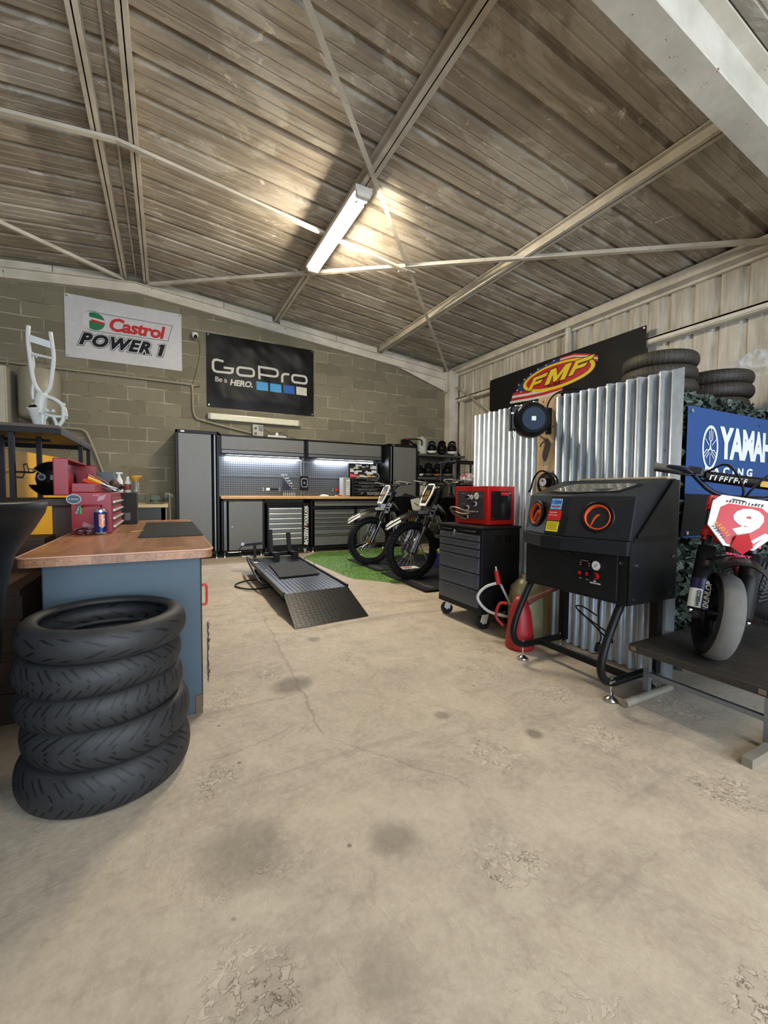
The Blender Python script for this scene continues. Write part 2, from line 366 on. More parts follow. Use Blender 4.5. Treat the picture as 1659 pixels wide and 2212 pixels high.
# ================================================================== building shell
RX, YB = -.35, 7.6
def roofz(x): return 4.40-.097*abs(x-RX)
def slab(mb, xs, y0, y1, dz0, dz1, mi=0):
    "bar following the roof slope; dz offsets from the sheet"
    for a, b in zip(xs, xs[1:]):
        v = [(x, y, roofz(x)+d) for x in (a, b) for y in (y0, y1) for d in (dz0, dz1)]
        mb.add(v, [(0, 1, 3, 2), (4, 6, 7, 5), (0, 4, 5, 1), (2, 3, 7, 6), (0, 2, 6, 4), (1, 5, 7, 3)], mi)
mb = MB(); mb.box(-6.6, 6.2, -4.2, 8, -.15, 0); struct('floor', mb, M_FLOOR)
mb = MB()
for a, b in ((-6.4, RX), (RX, 6.0)):
    mb.prism([(a, 0), (b, 0), (b, roofz(b)+.05), (a, roofz(a)+.05)], .2, fr((0, YB+.2, 0), (1, 0, 0), (0, 0, 1)))
struct('wall_back', mb, M_BLOCK)
mb = MB(); mb.box(-6.4, -6.2, -4, YB, 0, 3.9); struct('wall_left', mb, M_BLOCK)
mb = MB(); mb.box(-6.4, -2.2, -4.2, -4, 0, 4.4); mb.box(4.6, 6, -4.2, -4, 0, 4.2); mb.box(-2.2, 4.6, -4.2, -4, 3.65, 4.4); struct('wall_front', mb, M_SHEET)
# ribbed sheet of the right wall
mb = MB(); P = 0; y = -4.; prof = []
while y < YB+.02:
    prof += [(y, 0), (y+.055, 0), (y+.075, .028), (y+.115, .028), (y+.135, 0), (y+.2, .004), (y+.21, 0)]; y += .272
v = [(5.75+d, min(yy, YB), z) for yy, d in prof for z in (0, 3.9)]
mb.add(v, [(2*k, 2*k+2, 2*k+3, 2*k+1) for k in range(len(prof)-1)]); mb.box(5.80, 5.85, -4, YB, 0, 3.9)
struct('wall_right', mb, M_SHEET)
# roof sheets: flat pans with grooves running down the slope
mb = MB(); prof = []; y = -4.1
ph = 2.09-math.floor((2.09+4.1)/.345)*.345
y = ph
while y < YB+.1:
    prof += [(y, 0), (y+.012, .05), (y+.062, .05), (y+.074, 0), (y+.16, 0), (y+.165, .006), (y+.175, .006), (y+.18, 0), (y+.255, 0), (y+.26, .006), (y+.27, .006), (y+.275, 0)]; y += .345
for xs in ((-6.4, RX), (RX, 6.0)):
    v = [(x, yy, roofz(x)+d) for yy, d in prof for x in xs]
    mb.add(v, [(2*k, 2*k+1, 2*k+3, 2*k+2) for k in range(len(prof)-1)])
slab(mb, [-6.4, RX, 6.0], -4.2, YB+.2, .06, .10)
struct('ceiling', mb, M_ROOF)
tn = [0]
def trim(mb, m=None, bev=0):
    tn[0] += 1; return struct('trim_%d' % tn[0], mb, m or M_BEAM, bev)
def purlin(x, w=.10, hh=.125, y0=-4, y1=YB-.02):
    mb = MB(); t = roofz(x)-.002
    mb.box(x-w/2, x+w/2, y0, y1, t-hh, t-hh+.012); mb.box(x-.005, x+.005, y0, y1, t-hh, t-.005); mb.box(x-w/2, x+w/2, y0, y1, t-.015, t-.004); trim(mb)
purlin(1.78); purlin(3.84); purlin(-.21, .075); purlin(-.50, .075); purlin(-2.45); purlin(-4.5)
mb = MB(); mb.box(5.58, 5.70, -4, YB-.02, 3.67, 3.79); mb.box(5.70, 5.75, -4, YB, 3.63, 3.70); trim(mb)     # eave member
mb = MB(); mb.bar((RX, -4, roofz(RX)-.02), (RX, YB, roofz(RX)-.02), .02, .03); trim(mb)                          # ridge joint
# portal frame over the room
mb = MB()
for xs in ([-6.2, RX, 5.6],):
    slab(mb, xs, 1.355, 1.525, -.555, -.54); slab(mb, xs, 1.436, 1.446, -.545, -.13); slab(mb, xs, 1.355, 1.525, -.14, -.125)
trim(mb)
mb = MB(); mb.box(5.45, 5.68, 1.36, 1.52, 0, 3.55); trim(mb)
# gable rafter against the block wall with its haunch and the corner post
mb = MB(); slab(mb, [-6.2, RX, 5.45], 7.50, 7.6, -.315, -.305); slab(mb, [-6.2, RX, 5.45], 7.54, 7.56, -.31, -.17); slab(mb, [-6.2, RX, 5.45], 7.50, 7.6, -.175, -.165)
mb.prism([(4.2, roofz(4.2)-.3), (5.44, 3.28), (5.44, roofz(5.44)-.3)], .03, fr((0, 7.57, 0), (1, 0, 0), (0, 0, 1)))
mb.box(5.43, 5.455, 7.49, 7.6, 3.26, 3.70)
for k in range(4): mb.cyl((5.40, 7.545, 3.34+k*.09), (5.40, 7.53, 3.34+k*.09), .014)
trim(mb)
mb = MB(); mb.box(5.47, 5.70, 7.42, 7.6, 0, 3.72); trim(mb)
for a, b in ((-2.4, -.55), (-.1, 1.72), (1.85, 3.78), (3.9, 5.4)):                                              # boards closing the gap over the rafter
    mb = MB(); slab(mb, [a, (a+b)/2+.1], 7.565, 7.60, -.16, -.05); slab(mb, [(a+b)/2+.11, b], 7.565, 7.60, -.16, -.05); trim(mb)
mb = MB(); mb.box(5.62, 5.75, -4, 7.42, 3.10, 3.125); mb.box(5.62, 5.645, -4, 7.42, 3.05, 3.12); mb.box(5.62, 5.75, -4, 7.42, 3.04, 3.055); trim(mb)   # girt
mb = MB(); mb.box(5.60, 5.66, 4.55, 4.60, 3.1, 3.7); trim(mb)
mb = MB(); mb.box(5.66, 5.74, 7.25, 7.32, 0, 3.3); trim(mb)
# diagonal bracing angles in the roof plane and on the right wall
def br(p, q, w=.05): mb = MB(); mb.bar(p, q, w, .006); mb.bar(Vector(p)+Vector((0, 0, .025)), Vector(q)+Vector((0, 0, .025)), .006, .05); return mb
def rz_(x, d=.15): return roofz(x)-d
trim(br((-.2, 7.55, rz_(-.2)), (5.55, 2.08, rz_(5.55)), .055)); trim(br((-.25, 1.55, rz_(-.25)), (5.47, 7.5, rz_(5.47)), .045))
trim(br((-.5, 7.55, rz_(-.5)), (-6.1, 2.1, rz_(-6.1)), .045))
mb = MB(); mb.bar((-6.1, 4.63, rz_(-6.1)), (RX, 4.63, rz_(RX)), .05, .03); mb.bar((RX, 4.63, rz_(RX)), (2.80, 4.78, rz_(2.80)), .05, .03); trim(mb)
mb = MB(); mb.bar((2.72, 4.80, rz_(2.8)+.0), (2.92, 4.80, rz_(2.9)+.0), .11, .012); mb.cyl((2.76, 4.8, rz_(2.8)-.012), (2.76, 4.8, rz_(2.8)), .015); mb.cyl((2.88, 4.78, rz_(2.8)-.012), (2.88, 4.78, rz_(2.8)), .015); trim(mb)
mb = MB(); mb.tube([(5.6, 7.35, 3.35), (5.6, 3.6, .9)], .018, sub=1); trim(mb)

# ================================================================== things fixed to walls and roof
t = thing('ceiling_light', 'lit long fluorescent batten light mounted under the middle roof purlin', 'ceiling light', (1.745, 4.6, 3.93))
mb = W(t); mb.box(1.655, 1.835, 3.79, 5.41, 3.975, 4.03); mb.cyl((1.745, 4.1, 4.03), (1.745, 4.1, 4.13), .015); mb.cyl((1.745, 5.1, 4.03), (1.745, 5.1, 4.13), .015); mb.build('housing', M('d8d4c8', .5), t, .008)
mb = W(t); mb.prism(rrect(-.064, .064, 0, .045, .02), 1.50, fr((1.745, 5.35, 3.932), (1, 0, 0), (0, 0, 1))); mb.build('diffuser', emit('fff0d6', LAMP_E), t)
for y in (3.80, 5.35):
    mb = W(t); mb.prism(rrect(-.073, .073, 0, .055, .025), .05, fr((1.745, y+.05, 3.93), (1, 0, 0), (0, 0, 1))); mb.build('end_cap', M('e6e2d8', .5), t)
for x in (1.70, 1.79):
    mb = W(t); mb.box(x-.008, x+.008, 3.86, 3.90, 3.918, 3.935); mb.build('clip', M('77736a', .5), t)

def cloth(u, v, seed, amp, lx, ly):
    p = noise.noise(Vector((u*2.1+seed, v*1.7, 0)))*amp + noise.noise(Vector((u*6+v*4+seed, v*5, 3)))*amp*.35
    return max(0, p+amp*.7)*min(1, 6*min(u, lx-u)/lx+.15)*min(1, 6*min(v, ly-v)/ly+.15)
def banner(name, label, T, lx, ly, base, seed, amp, draw, mats, grommet=True):
    "cloth banner: T maps (along, up, out) to the world"
    o = thing(name, label, 'banner', T @ Vector((lx/2, ly/2, .01)))
    mb = MB(); draw(mb); mb.refine(.06); mb.grid(lambda u, v: (u*lx, v*ly, 0), 60, 36)
    inv = Matrix.Translation(o.location).inverted() @ T
    def fn(p): return inv @ Vector((p.x, p.y, p.z+.006+cloth(p.x, p.y, seed, amp, lx, ly)))
    c = mb.build('cloth', [base]+mats, o, 0, fn)
    if grommet:
        for x in (.03, lx-.03):
            for y in (.03, ly-.03):
                g = MB(inv); g.M = inv; g.cyl((x, y, .004), (x, y, .018+cloth(x, y, seed, amp, lx, ly)), .012, .012, 10); g.build('grommet', ALU, o)
    return o
BW = lambda x0, z0: fr((x0, YB-.004, z0), (1, 0, 0), (0, 0, 1))    # on the back wall
I4 = Matrix()
def TR(x, y, rot=0, z=0): return Matrix.Translation((x, y, z)) @ Matrix.Rotation(rot, 4, 'Z')
# -- Castrol
def d_castrol(mb):
    ox, oz = -1.25, 3.01
    P = lambda x, z: (x-ox, z-oz)
    out = [P(.14, 3.70), P(.075, 3.445), P(-.8, 3.435)]+[P(*q) for q in oval(-.90, 3.572, .135, .145, 14, 0, -pi/2, -3*pi/2)]+[P(-.8, 3.70)]
    mb.stroke(out, .006, .0008, None, 3, True, .002)
    mb.prism(oval(*P(-.885, 3.572), .125, .128, 40), .0008, TR(0, 0, 0, .002), 2)
    mb.prism(oval(*P(-.905, 3.572), .135, .14, 40, 0, pi*.62, pi*1.38), .001, TR(0, 0, 0, .003), 1)
    mb.stroke([P(-.985, 3.66), P(-.965, 3.60), P(-.90, 3.592), P(-.765, 3.577)], .05, .0008, None, 1, False, .004)
    mb.stroke([P(-.93, 3.575), P(-.77, 3.555)], .035, .0008, None, 4, False, .006)
    mb.text('Castrol', TR(*P(-.355, 3.555), -.01), .262, 4, .009, .18, .93, z=.003, sx=1.0)
    for off, mi, z in ((.030, 3, .002), (.023, 1, .0045), (.012, 3, .007)):
        mb.text('POWER', TR(*P(-.64, 3.285), -.008), .235, mi, off, .35, 1.16, z=z, sx=1.0)
        q = [(-.075, 3.19), (-.02, 3.19), (.035, 3.375), (-.02, 3.375), (-.06, 3.35), (-.045, 3.335), (-.035, 3.335)]
        e = off-.012; cx_ = sum(p[0] for p in q)/7; cz_ = sum(p[1] for p in q)/7
        mb.prism([P(x+(e if x > cx_ else -e)*1.0, z_+(e if z_ > cz_ else -e)) for x, z_ in q], .0008, TR(0, 0, 0, z), mi)
banner('wall_banner', 'white cloth banner with red and black lettering high on the block wall', BW(-1.25, 3.01), 1.52, .9, M('bdbcbd', .7), 3, .022, d_castrol,
       [M('c4c3c4', .7), M('0e6a3c', .6), M('14161a', .6), M('b3161a', .6)])
# -- GoPro
def d_gopro(mb):
    P = lambda x, z: (x-.635, z-2.485)
    def rr(x0, x1, z0, z1, r=.05): return [P(*q) for q in rrect(x0, x1, z0, z1, r)]
    wd = .038; k = dict(t=.0008, M=None, mi=1, z=.003)
    mb.stroke([P(.90, 3.255), P(.80, 3.272), P(.755, 3.26), P(.735, 3.22), P(.735, 3.12), P(.755, 3.08), P(.80, 3.068), P(1.0, 3.072), P(1.035, 3.09), P(1.045, 3.15), P(.90, 3.152)], wd, **k)
    mb.stroke(rr(1.12, 1.39, 3.06, 3.19, .05), wd, closed=True, **k)
    mb.stroke([P(1.482, 3.03), P(1.482, 3.25), P(1.75, 3.25), P(1.795, 3.235), P(1.81, 3.20), P(1.81, 3.165), P(1.79, 3.13), P(1.75, 3.117), P(1.50, 3.117)], wd, **k)
    mb.stroke([P(1.885, 3.03), P(1.885, 3.13), P(1.90, 3.17), P(1.94, 3.187), P(2.01, 3.187)], wd, **k)
    mb.stroke(rr(2.065, 2.335, 3.06, 3.19, .05), wd, closed=True, **k)
    mb.text('Be a', TR(*P(.855, 2.94)), .115, 1, .001, 0, .95, z=.003); mb.text('HERO.', TR(*P(1.18, 2.915), -.01), .135, 1, .005, .2, .95, z=.003)
    for x, mi in ((1.43, 2), (1.665, 2), (1.90, 3), (2.135, 1)):
        mb.prism([P(x, 2.84), P(x+.2, 2.84), P(x+.2, 2.985), P(x, 2.985)], .0008, TR(0, 0, 0, .003), mi)
banner('wall_banner', 'black cloth banner with wide pale lettering and four small squares on the block wall', BW(.635, 2.485), 1.84, 1.21, M('0d0d0e', .5), 11, .045, d_gopro,
       [M('bfbdb4', .7), M('3f8fc4', .7), M('1253a0', .7)])
# -- FMF, on the right wall, its left end towards the back corner
def d_fmf(mb):
    P = lambda y, z: (6.29-y, z-2.25)
    mb.prism([P(5.75, 2.70)]+[P(*q) for q in ((5.62, 2.85), (5.52, 2.98), (5.35, 3.08), (5.05, 3.17), (4.66, 3.22), (4.5, 3.15), (4.9, 2.9), (5.0, 2.75))], .0006, TR(0, 0, 0, .002), 4)
    for k, mi in enumerate((2, 1, 2, 1)):
        z = 2.86-.045*k
        mb.stroke([P(5.66+.02*k, z-.01), P(5.3, z-.04), P(4.95, z-.055), P(4.6, z-.04)], .043, .0006, None, mi, False, .0035+.0005*k)
    for k in range(3): mb.stroke([P(4.66, 3.205-.022*k), P(4.4, 3.19-.025*k), P(4.15, 3.11-.022*k), P(4.0, 3.04-.03*k)], .026, .0006, None, (2, 1, 2)[k], False, .0035)
    for y, z in ((5.56, 2.90), (5.53, 2.99), (5.40, 3.05), (5.26, 3.11), (5.10, 3.15), (4.93, 3.17), (4.78, 3.20), (5.47, 2.85)):
        st = [(.022*(1 if j % 2 == 0 else .4)*sin(j*pi/5), .022*(1 if j % 2 == 0 else .4)*cos(j*pi/5)) for j in range(10)]
        mb.prism([(P(y, z)[0]+a, P(y, z)[1]+b) for a, b in st], .0006, TR(0, 0, 0, .004), 1)
    c = P(4.73, 2.945); ro = .0
    mb.prism(oval(c[0], c[1], .69, .205, 60, ro), .0006, TR(0, 0, 0, .006), 3); mb.prism(oval(c[0], c[1]+.005, .62, .165, 60, ro), .0006, TR(0, 0, 0, .008), 2)
    FF = [(0, 0), (.27, 0), (.27, .36), (.78, .36), (.86, .60), (.27, .60), (.27, .74), (1, .74), (1.06, 1), (0, 1)]
    MM = [(0, 0), (.24, 0), (.24, .58), (.42, .06), (.58, .06), (.76, .58), (.76, 0), (1, 0), (1, 1), (.72, 1), (.5, .42), (.28, 1), (0, 1)]
    for G_, y, zz, w_, h_ in ((FF, 5.31, 2.825, .30, .20), (MM, 4.95, 2.84, .40, .225), (FF, 4.49, 2.875, .30, .20)):
        q = [(P(y, zz)[0]+a_*w_+b_*.13, P(y, zz)[1]+b_*h_+a_*.012) for a_, b_ in G_]
        mb.stroke(q, .022, .0006, None, 5, True, .010); mb.prism(q, .0008, Matrix.Translation((0, 0, .0125)), 3)
    mb.text('SO. CALIF.', TR(*P(4.76, 2.815), .02), .055, 5, .002, .2, 1, z=.012)
banner('wall_banner', 'long black banner with yellow letters on a red oval on the metal wall', fr((5.60, 6.29, 2.25), (0, -1, .012), (0, 0.012, 1)), 2.97, 1.0, M('111112', .6), 5, .02, d_fmf,
       [M('c9c4c0', .7), M('b0141d', .6), M('d8c21a', .6), M('1d2a63', .7), M('0a0a0a', .6)])

# -- pipes, lamp, boxes on the back wall
o = MB().tube([(-2.6, 7.57, 2.83), (.28, 7.57, 2.81), (.40, 7.57, 2.79), (.42, 7.57, 2.70), (.425, 7.57, 2.42), (.46, 7.57, 2.285), (.60, 7.57, 2.235), (1.36, 7.57, 2.085)], .017, 8, sub=3)
for x in (-1.9, -1.1, -.4, .2): o.box(x-.01, x+.01, 7.575, 7.6, 2.79, 2.86)
tag(o.build('conduit_pipe', M('8f876f', .5)), 'painted conduit pipe stepping down the block wall left of the black banner', 'pipe')
t = thing('batten_light', 'unlit clear fluorescent batten light under the black banner with four squares', 'wall light', (1.42, 7.52, 2.32))
mb = W(t); mb.box(.66, 2.18, 7.56, 7.598, 2.275, 2.365); mb.build('housing', M('a9a48d', .4), t, .01)
mb = W(t); mb.prism(rrect(-.055, .055, 0, .05, .02), 1.50, fr((.67, 7.565, 2.32), (0, 0, 1), (0, -1, 0))); mb.build('diffuser', M('cfcbb2', .25), t)
for x in (.64, 2.17):
    mb = W(t); mb.prism(rrect(-.06, .06, 0, .058, .025), .04, fr((x, 7.57, 2.32), (0, 0, 1), (0, -1, 0))); mb.build('end_cap', M('86836f', .4), t)
t = thing('socket_box', 'grey plastic double socket box on the wall above the tool cabinets', 'socket box', (1.445, 7.56, 2.13))
mb = W(t); mb.box(1.355, 1.535, 7.50, 7.598, 2.04, 2.235); mb.build('housing', M('a8a598', .5), t, .006)
mb = W(t); mb.box(1.46, 1.525, 7.488, 7.502, 2.13, 2.22); mb.build('flap', M('5d6468', .3), t, .004)
for z in (2.08, 2.17):
    mb = W(t); mb.cyl((1.405, 7.502, z), (1.405, 7.49, z), .022); mb.build('socket', M('3a3a38', .5), t)
t = thing('power_strip', 'white power strip with plug lying on top of the cabinets', 'power strip', (1.76, 7.5, 2.03))
mb = W(t); mb.box(1.60, 1.93, 7.46, 7.52, 2.03, 2.065); mb.build('strip_body', M('c9c7bd', .5), t, .006)
mb = W(t); mb.box(1.74, 1.79, 7.465, 7.515, 2.065, 2.115); mb.build('plug', M('deddd4', .5), t, .006)
mb = W(t); mb.tube([(1.53, 7.52, 2.17), (1.60, 7.5, 2.13), (1.66, 7.49, 2.09), (1.76, 7.49, 2.12)], .004); mb.tube([(1.79, 7.49, 2.11), (1.86, 7.49, 2.13), (1.95, 7.49, 2.07), (2.15, 7.48, 2.03)], .004); mb.build('cable', BLACK, t)
t = thing('security_camera', 'small white dome security camera between the two wall banners', 'camera', (.465, 7.57, 3.60))
mb = W(t); mb.box(.42, .51, 7.575, 7.598, 3.60, 3.66); mb.build('bracket', WHITE, t, .005)
mb = W(t); mb.ell((.465, 7.52, 3.59), (.05, .05, .055)); mb.build('camera_body', WHITE, t)
mb = W(t); mb.ell((.47, 7.487, 3.565), (.026, .026, .033)); mb.build('lens', BLACK, t)
mb = W(t); mb.tube([(.50, 7.585, 3.60), (.54, 7.59, 3.40), (.48, 7.59, 3.05), (.42, 7.59, 2.83)], .003); mb.build('cable', M('3a352b', .6), t)

# ================================================================== back wall cabinets
def foot(t, x, y, z):
    mb = W(t); mb.cyl((x, y, 0), (x, y, .025), .028, .012, 12); mb.cyl((x, y, .02), (x, y, z), .008); mb.build('foot', ALU, t)
def tall(x0, x1, label, strip_left):
    t = thing('tall_cabinet', label, 'cabinet', ((x0+x1)/2, 7.35, 0))
    mb = W(t); F = 7.135
    mb.box(x0, x0+.012, F, 7.585, .07, 2.01); mb.box(x1-.012, x1, F, 7.585, .07, 2.01); mb.box(x0, x1, F, 7.585, 1.995, 2.015); mb.box(x0, x1, F, 7.585, .07, .10); mb.box(x0, x1, 7.575, 7.59, .07, 2.0)
    for a, b in ((x0, x0+.035), (x1-.035, x1)): mb.box(a, b, 7.12, F+.01, .07, 2.01)
    mb.box(x0, x1, 7.12, F+.01, 1.965, 2.015); mb.box(x0, x1, 7.12, F+.01, .07, .115); mb.build('body', SATIN, t, .003)
    a, b = x0+.038, x1-.038
    mb = W(t)
    if strip_left: mb.box(a+.10, b, 7.108, 7.13, .12, 1.96)
    else: mb.box(a, b-.09, 7.108, 7.13, .12, 1.96)
    door = mb.build('door', GREYP, t, .004)
    mb = W(t); h = a+.045 if strip_left else b-.06
    mb.box(h-.035, h-.02, 7.112, 7.13, .12, 1.96); mb.box(h+.02, h+.045, 7.104, 7.13, .12, 1.96)
    g = mb.build('handle', M('75787a', .32, .3), door, .004); 
    mb = W(t); mb.cb((x0+.10, 7.118, 1.99), (.05, .006, .018)); mb.build('badge', ALU, t)
    for x in (x0+.05, x1-.05):
        for y in (7.17, 7.53): foot(t, x, y, .08)
tall(.145, .765, 'tall grey locker cabinet with black frame, left end of the wall row', False)
tall(3.825, 4.475, 'tall grey locker cabinet with black frame, right end beside helmet shelves', True)
def upper(x0, x1, label, lx0, lx1):
    t = thing('wall_cabinet', label, 'wall cabinet', ((x0+x1)/2, 7.45, 1.68)); F = 7.345
    mb = W(t); mb.box(x0, x1, F, 7.585, 1.99, 2.015); mb.box(x0, x1, F, 7.585, 1.685, 1.70); mb.box(x0, x0+.035, F-.015, 7.585, 1.655, 2.015); mb.box(x1-.035, x1, F-.015, 7.585, 1.655, 2.015)
    mb.box(x0, x1, F-.015, F+.01, 1.985, 2.015); mb.box(x0, x1, 7.575, 7.59, 1.68, 2.0); mb.box(x0+.03, x1-.03, F, F+.01, 1.69, 2.0); mb.build('body', SATIN, t, .003)
    mb = W(t); mb.box(x0+.038, x1-.038, F-.022, F, 1.765, 1.98); d = mb.build('flap_door', GREYP, t, .004)
    mb = W(t); mb.box(x0+.038, x1-.038, F-.030, F, 1.700, 1.755); mb.build('handle', M('5d6062', .35, .3), d, .006)
    mb = W(t); mb.box(lx0, lx1, 7.46, 7.50, 1.655, 1.684); mb.build('led_bar', M('c8ccd0', .5), t)
    mb = W(t); mb.prism(rrect(-.018, .018, -.018, .012, .01), lx1-lx0-.02, fr((lx0+.01, 7.48, 1.658), (0, 1, 0), (0, 0, 1))); mb.build('led_diffuser', emit('eaf2ff', LED_E), t)
    return t
upper(.785, 2.245, 'long black and grey wall cabinet with LED bar, nearer the left locker', .90, 2.17)
upper(2.255, 3.80, 'long black and grey wall cabinet with LED bar, nearer the right locker', 2.50, 3.66)
t = thing('power_cable', 'white cable looping between the two under-cabinet LED bars', 'cable', (2.33, 7.38, 1.66))
W(t).tube([(2.17, 7.48, 1.66), (2.22, 7.47, 1.635), (2.32, 7.47, 1.615), (2.42, 7.47, 1.635), (2.5, 7.48, 1.66)], .005).build('wire', WHITE, t)
# pegboards
def peg(x0, x1, label):
    t = thing('pegboard', label, 'pegboard', ((x0+x1)/2, 7.57, 1.0))
    mb = W(t); m = M('44474b', .4, .2)
    mb.box(x0, x1, 7.562, 7.585, .997, 1.683); mb.box(x0, x1, 7.555, 7.562, 1.335, 1.343, 0)
    x = x0+.05
    while x < x1-.03:
        z = 1.04
        while z < 1.66:
            if abs(z-1.34) > .02: mb.cb((x, 7.5615, z), (.015, .003, .015), 1)
            z += .0385
        x += .0385
    mb.build('perforated_panel', [m, BLACK], t)
    for a in (x0, x1-.02):
        mb = W(t); mb.box(a, a+.02, 7.545, 7.565, .997, 1.683); mb.build('upright', M('55585c', .35, .2), t, .003)
peg(.79, 2.24, 'grey perforated pegboard panel behind the bit holder'); peg(2.26, 3.80, 'grey perforated pegboard panel behind the sticker-covered case')
for x, l in ((1.69, 'left'), (3.0, 'right')):
    t = thing('tool_hook_rail', 'small black magnetic hook rail low on the %s pegboard' % l, 'hook rail', (x, 7.55, 1.12))
    mb = W(t); mb.box(x-.09, x+.11, 7.545, 7.560, 1.10, 1.135); mb.build('rail', BLACK, t, .003)
    mb = W(t); mb.box(x-.10, x-.04, 7.538, 7.55, 1.095, 1.14); mb.build('plate', PAPER if l == 'left' else RED, t, .003)
    for a in (-.15, .14):
        for z in (1.10, 1.135): mb = W(t); mb.cyl((x+a, 7.56, z), (x+a, 7.548, z), .009); mb.build('screw', ALU, t)
# folding ruler plate seen as a white stepped bit rack
t = thing('hex_key_stand', 'stepped stand of blue-handled T hex keys on the oak worktop', 'tool stand', (1.93, 7.48, .997))
mb = W(t); mb.box(1.86, 2.10, 7.44, 7.52, .997, 1.01); mb.box(1.86, 2.10, 7.44, 7.445, 1.0, 1.06); mb.build('stand', M('3d3f43', .4), t, .002)
for k in range(6):
    x = 1.88+.036*k; z = 1.36-.045*k if k else 1.37
    mb = W(t); mb.cyl((x, 7.48, 1.01), (x, 7.48, z), .004); mb.cyl((x-.045, 7.48, z), (x+.055, 7.48, z), .007); mb.cyl((x, 7.48, 1.1), (x, 7.48, z-.05), .009, mi=1); mb.build('hex_key', [CHROME, NAVY], t)
for k in range(7):
    mb = W(t); mb.cyl((1.875+.033*k, 7.447, 1.0), (1.875+.033*k, 7.442, 1.055), .008); mb.build('bit', ALU, t)
t = thing('hanging_bracket', 'black square hanging bracket with ring between the two pegboards', 'bracket', (2.28, 7.53, 1.1))
mb = W(t); mb.box(2.20, 2.36, 7.535, 7.552, 1.10, 1.37); mb.build('plate', BLACK, t, .006)
mb = W(t); mb.tube([(p[0], 7.527, p[1]) for p in rrect(2.225, 2.335, 1.165, 1.315, .03)], .008, closed=True, sub=1); mb.cb((2.28, 7.53, 1.24), (.035, .012, .04)); mb.build('ring', M('77787a', .3, .6), t)
# worktop and base units
o = MB().box(.785, 3.80, 7.10, 7.59, .952, .995).build('worktop', M_OAK, None, .004)
tag(o, 'long oak worktop running between the two tall lockers', 'worktop')
def carc(t, x0, x1, F=7.135):
    mb = W(t); mb.box(x0, x0+.012, F, 7.58, .08, .95); mb.box(x1-.012, x1, F, 7.58, .08, .95); mb.box(x0, x1, F, 7.58, .93, .95); mb.box(x0, x1, F, 7.58, .08, .10); mb.box(x0, x1, 7.565, 7.58, .08, .95)
    mb.box(x0, x0+.03, 7.12, F+.01, .08, .95); mb.box(x1-.03, x1, 7.12, F+.01, .08, .95); mb.box(x0, x1, 7.12, F+.01, .915, .95); mb.box(x0, x1, 7.12, F+.01, .08, .11)
    mb.build('body', SATIN, t, .003)
    for x in (x0+.05, x1-.05):
        for y in (7.17, 7.53): foot(t, x, y, .09)
t = thing('base_cabinet', 'grey base cabinet with one door beside the left locker', 'cabinet', (1.13, 7.35, 0)); carc(t, .79, 1.47)
mb = W(t); mb.box(.90, 1.435, 7.108, 7.13, .115, .91); d = mb.build('door', GREYP, t, .004)
mb = W(t); mb.box(.825, .87, 7.108, 7.13, .115, .91); mb.build('handle', M('606365', .35, .3), d, .004)
mb = W(t); mb.cyl((.95, 7.109, .50), (.95, 7.102, .50), .009); mb.build('lock', CHROME, d)
t = thing('base_cabinet', 'wide grey base unit with drawers and a door behind the dirt bikes', 'cabinet', (3.0, 7.35, 0)); carc(t, 2.275, 3.79)
mb = W(t); mb.box(3.10, 3.165, 7.12, 7.15, .10, .80); mb.box(2.29, 3.78, 7.12, 7.15, .765, .82); mb.build('divider', SATIN, t, .002)
def drawer(t, x0, x1, z0, z1, F=7.12, m=GREYP, hm=None):
    mb = W(t); mb.box(x0, x1, F-.014, F+.01, z0, z1); d = mb.build('drawer', m, t, .003)
    mb = W(t); mb.box(x0+.01, x1-.01, F-.026, F-.012, z1-.022, z1-.004); mb.build('handle', hm or M('5a5d60', .3, .3), d, .003)
    return d
drawer(t, 2.34, 3.72, .825, .905)
for z0, z1 in ((.67, .755), (.59, .66), (.515, .58), (.44, .505), (.32, .43), (.12, .31)): drawer(t, 2.34, 3.10, z0, z1)
mb = W(t); mb.box(3.22, 3.75, 7.108, 7.13, .115, .76); d = mb.build('door', GREYP, t, .004)
mb = W(t); mb.box(3.17, 3.21, 7.108, 7.13, .115, .76); mb.build('handle', M('606365', .35, .3), d, .004)
# BAYERN cart under the worktop
t = thing('tool_trolley', 'black tool trolley with silver drawers and upright white lettering under the worktop', 'tool trolley', (1.86, 7.3, 0))
mb = W(t); mb.box(1.50, 2.225, 7.07, 7.5, .13, .845); mb.box(1.49, 2.235, 7.05, 7.51, .845, .875); mb.box(1.50, 2.225, 7.06, 7.09, .10, .15); mb.build('body', BLACK, t, .005)
zz = [.80, .715, .63, .545, .46, .375, .29, .16]
for a, b in zip(zz[1:], zz): 
    d = drawer(t, 1.525, 2.095, a+.006, b, 7.072, M('7b7f7c', .35, .5), M('f2f2ee', .3, .4))
mb = W(t); mb.box(2.115, 2.215, 7.055, 7.075, .16, .84, 0)
V = fr((2.165, 7.053, .30), (0, 0, 1), (-1, 0, 0))
mb.text('BAYERN', V, .085, 1, .003, .25, .95); mb.text('TOOLS XXL', fr((2.165, 7.053, .655), (0, 0, 1), (-1, 0, 0)), .072, 1, .003, .25, .9); mb.box(2.197, 2.204, 7.05, 7.056, .18, .45, 1); mb.box(2.197, 2.204, 7.05, 7.056, .52, .81, 1); mb.box(2.13, 2.2, 7.05, 7.056, .478, .488, 2)
mb.build('side_column', [BLACK, PAPER, RED], t)
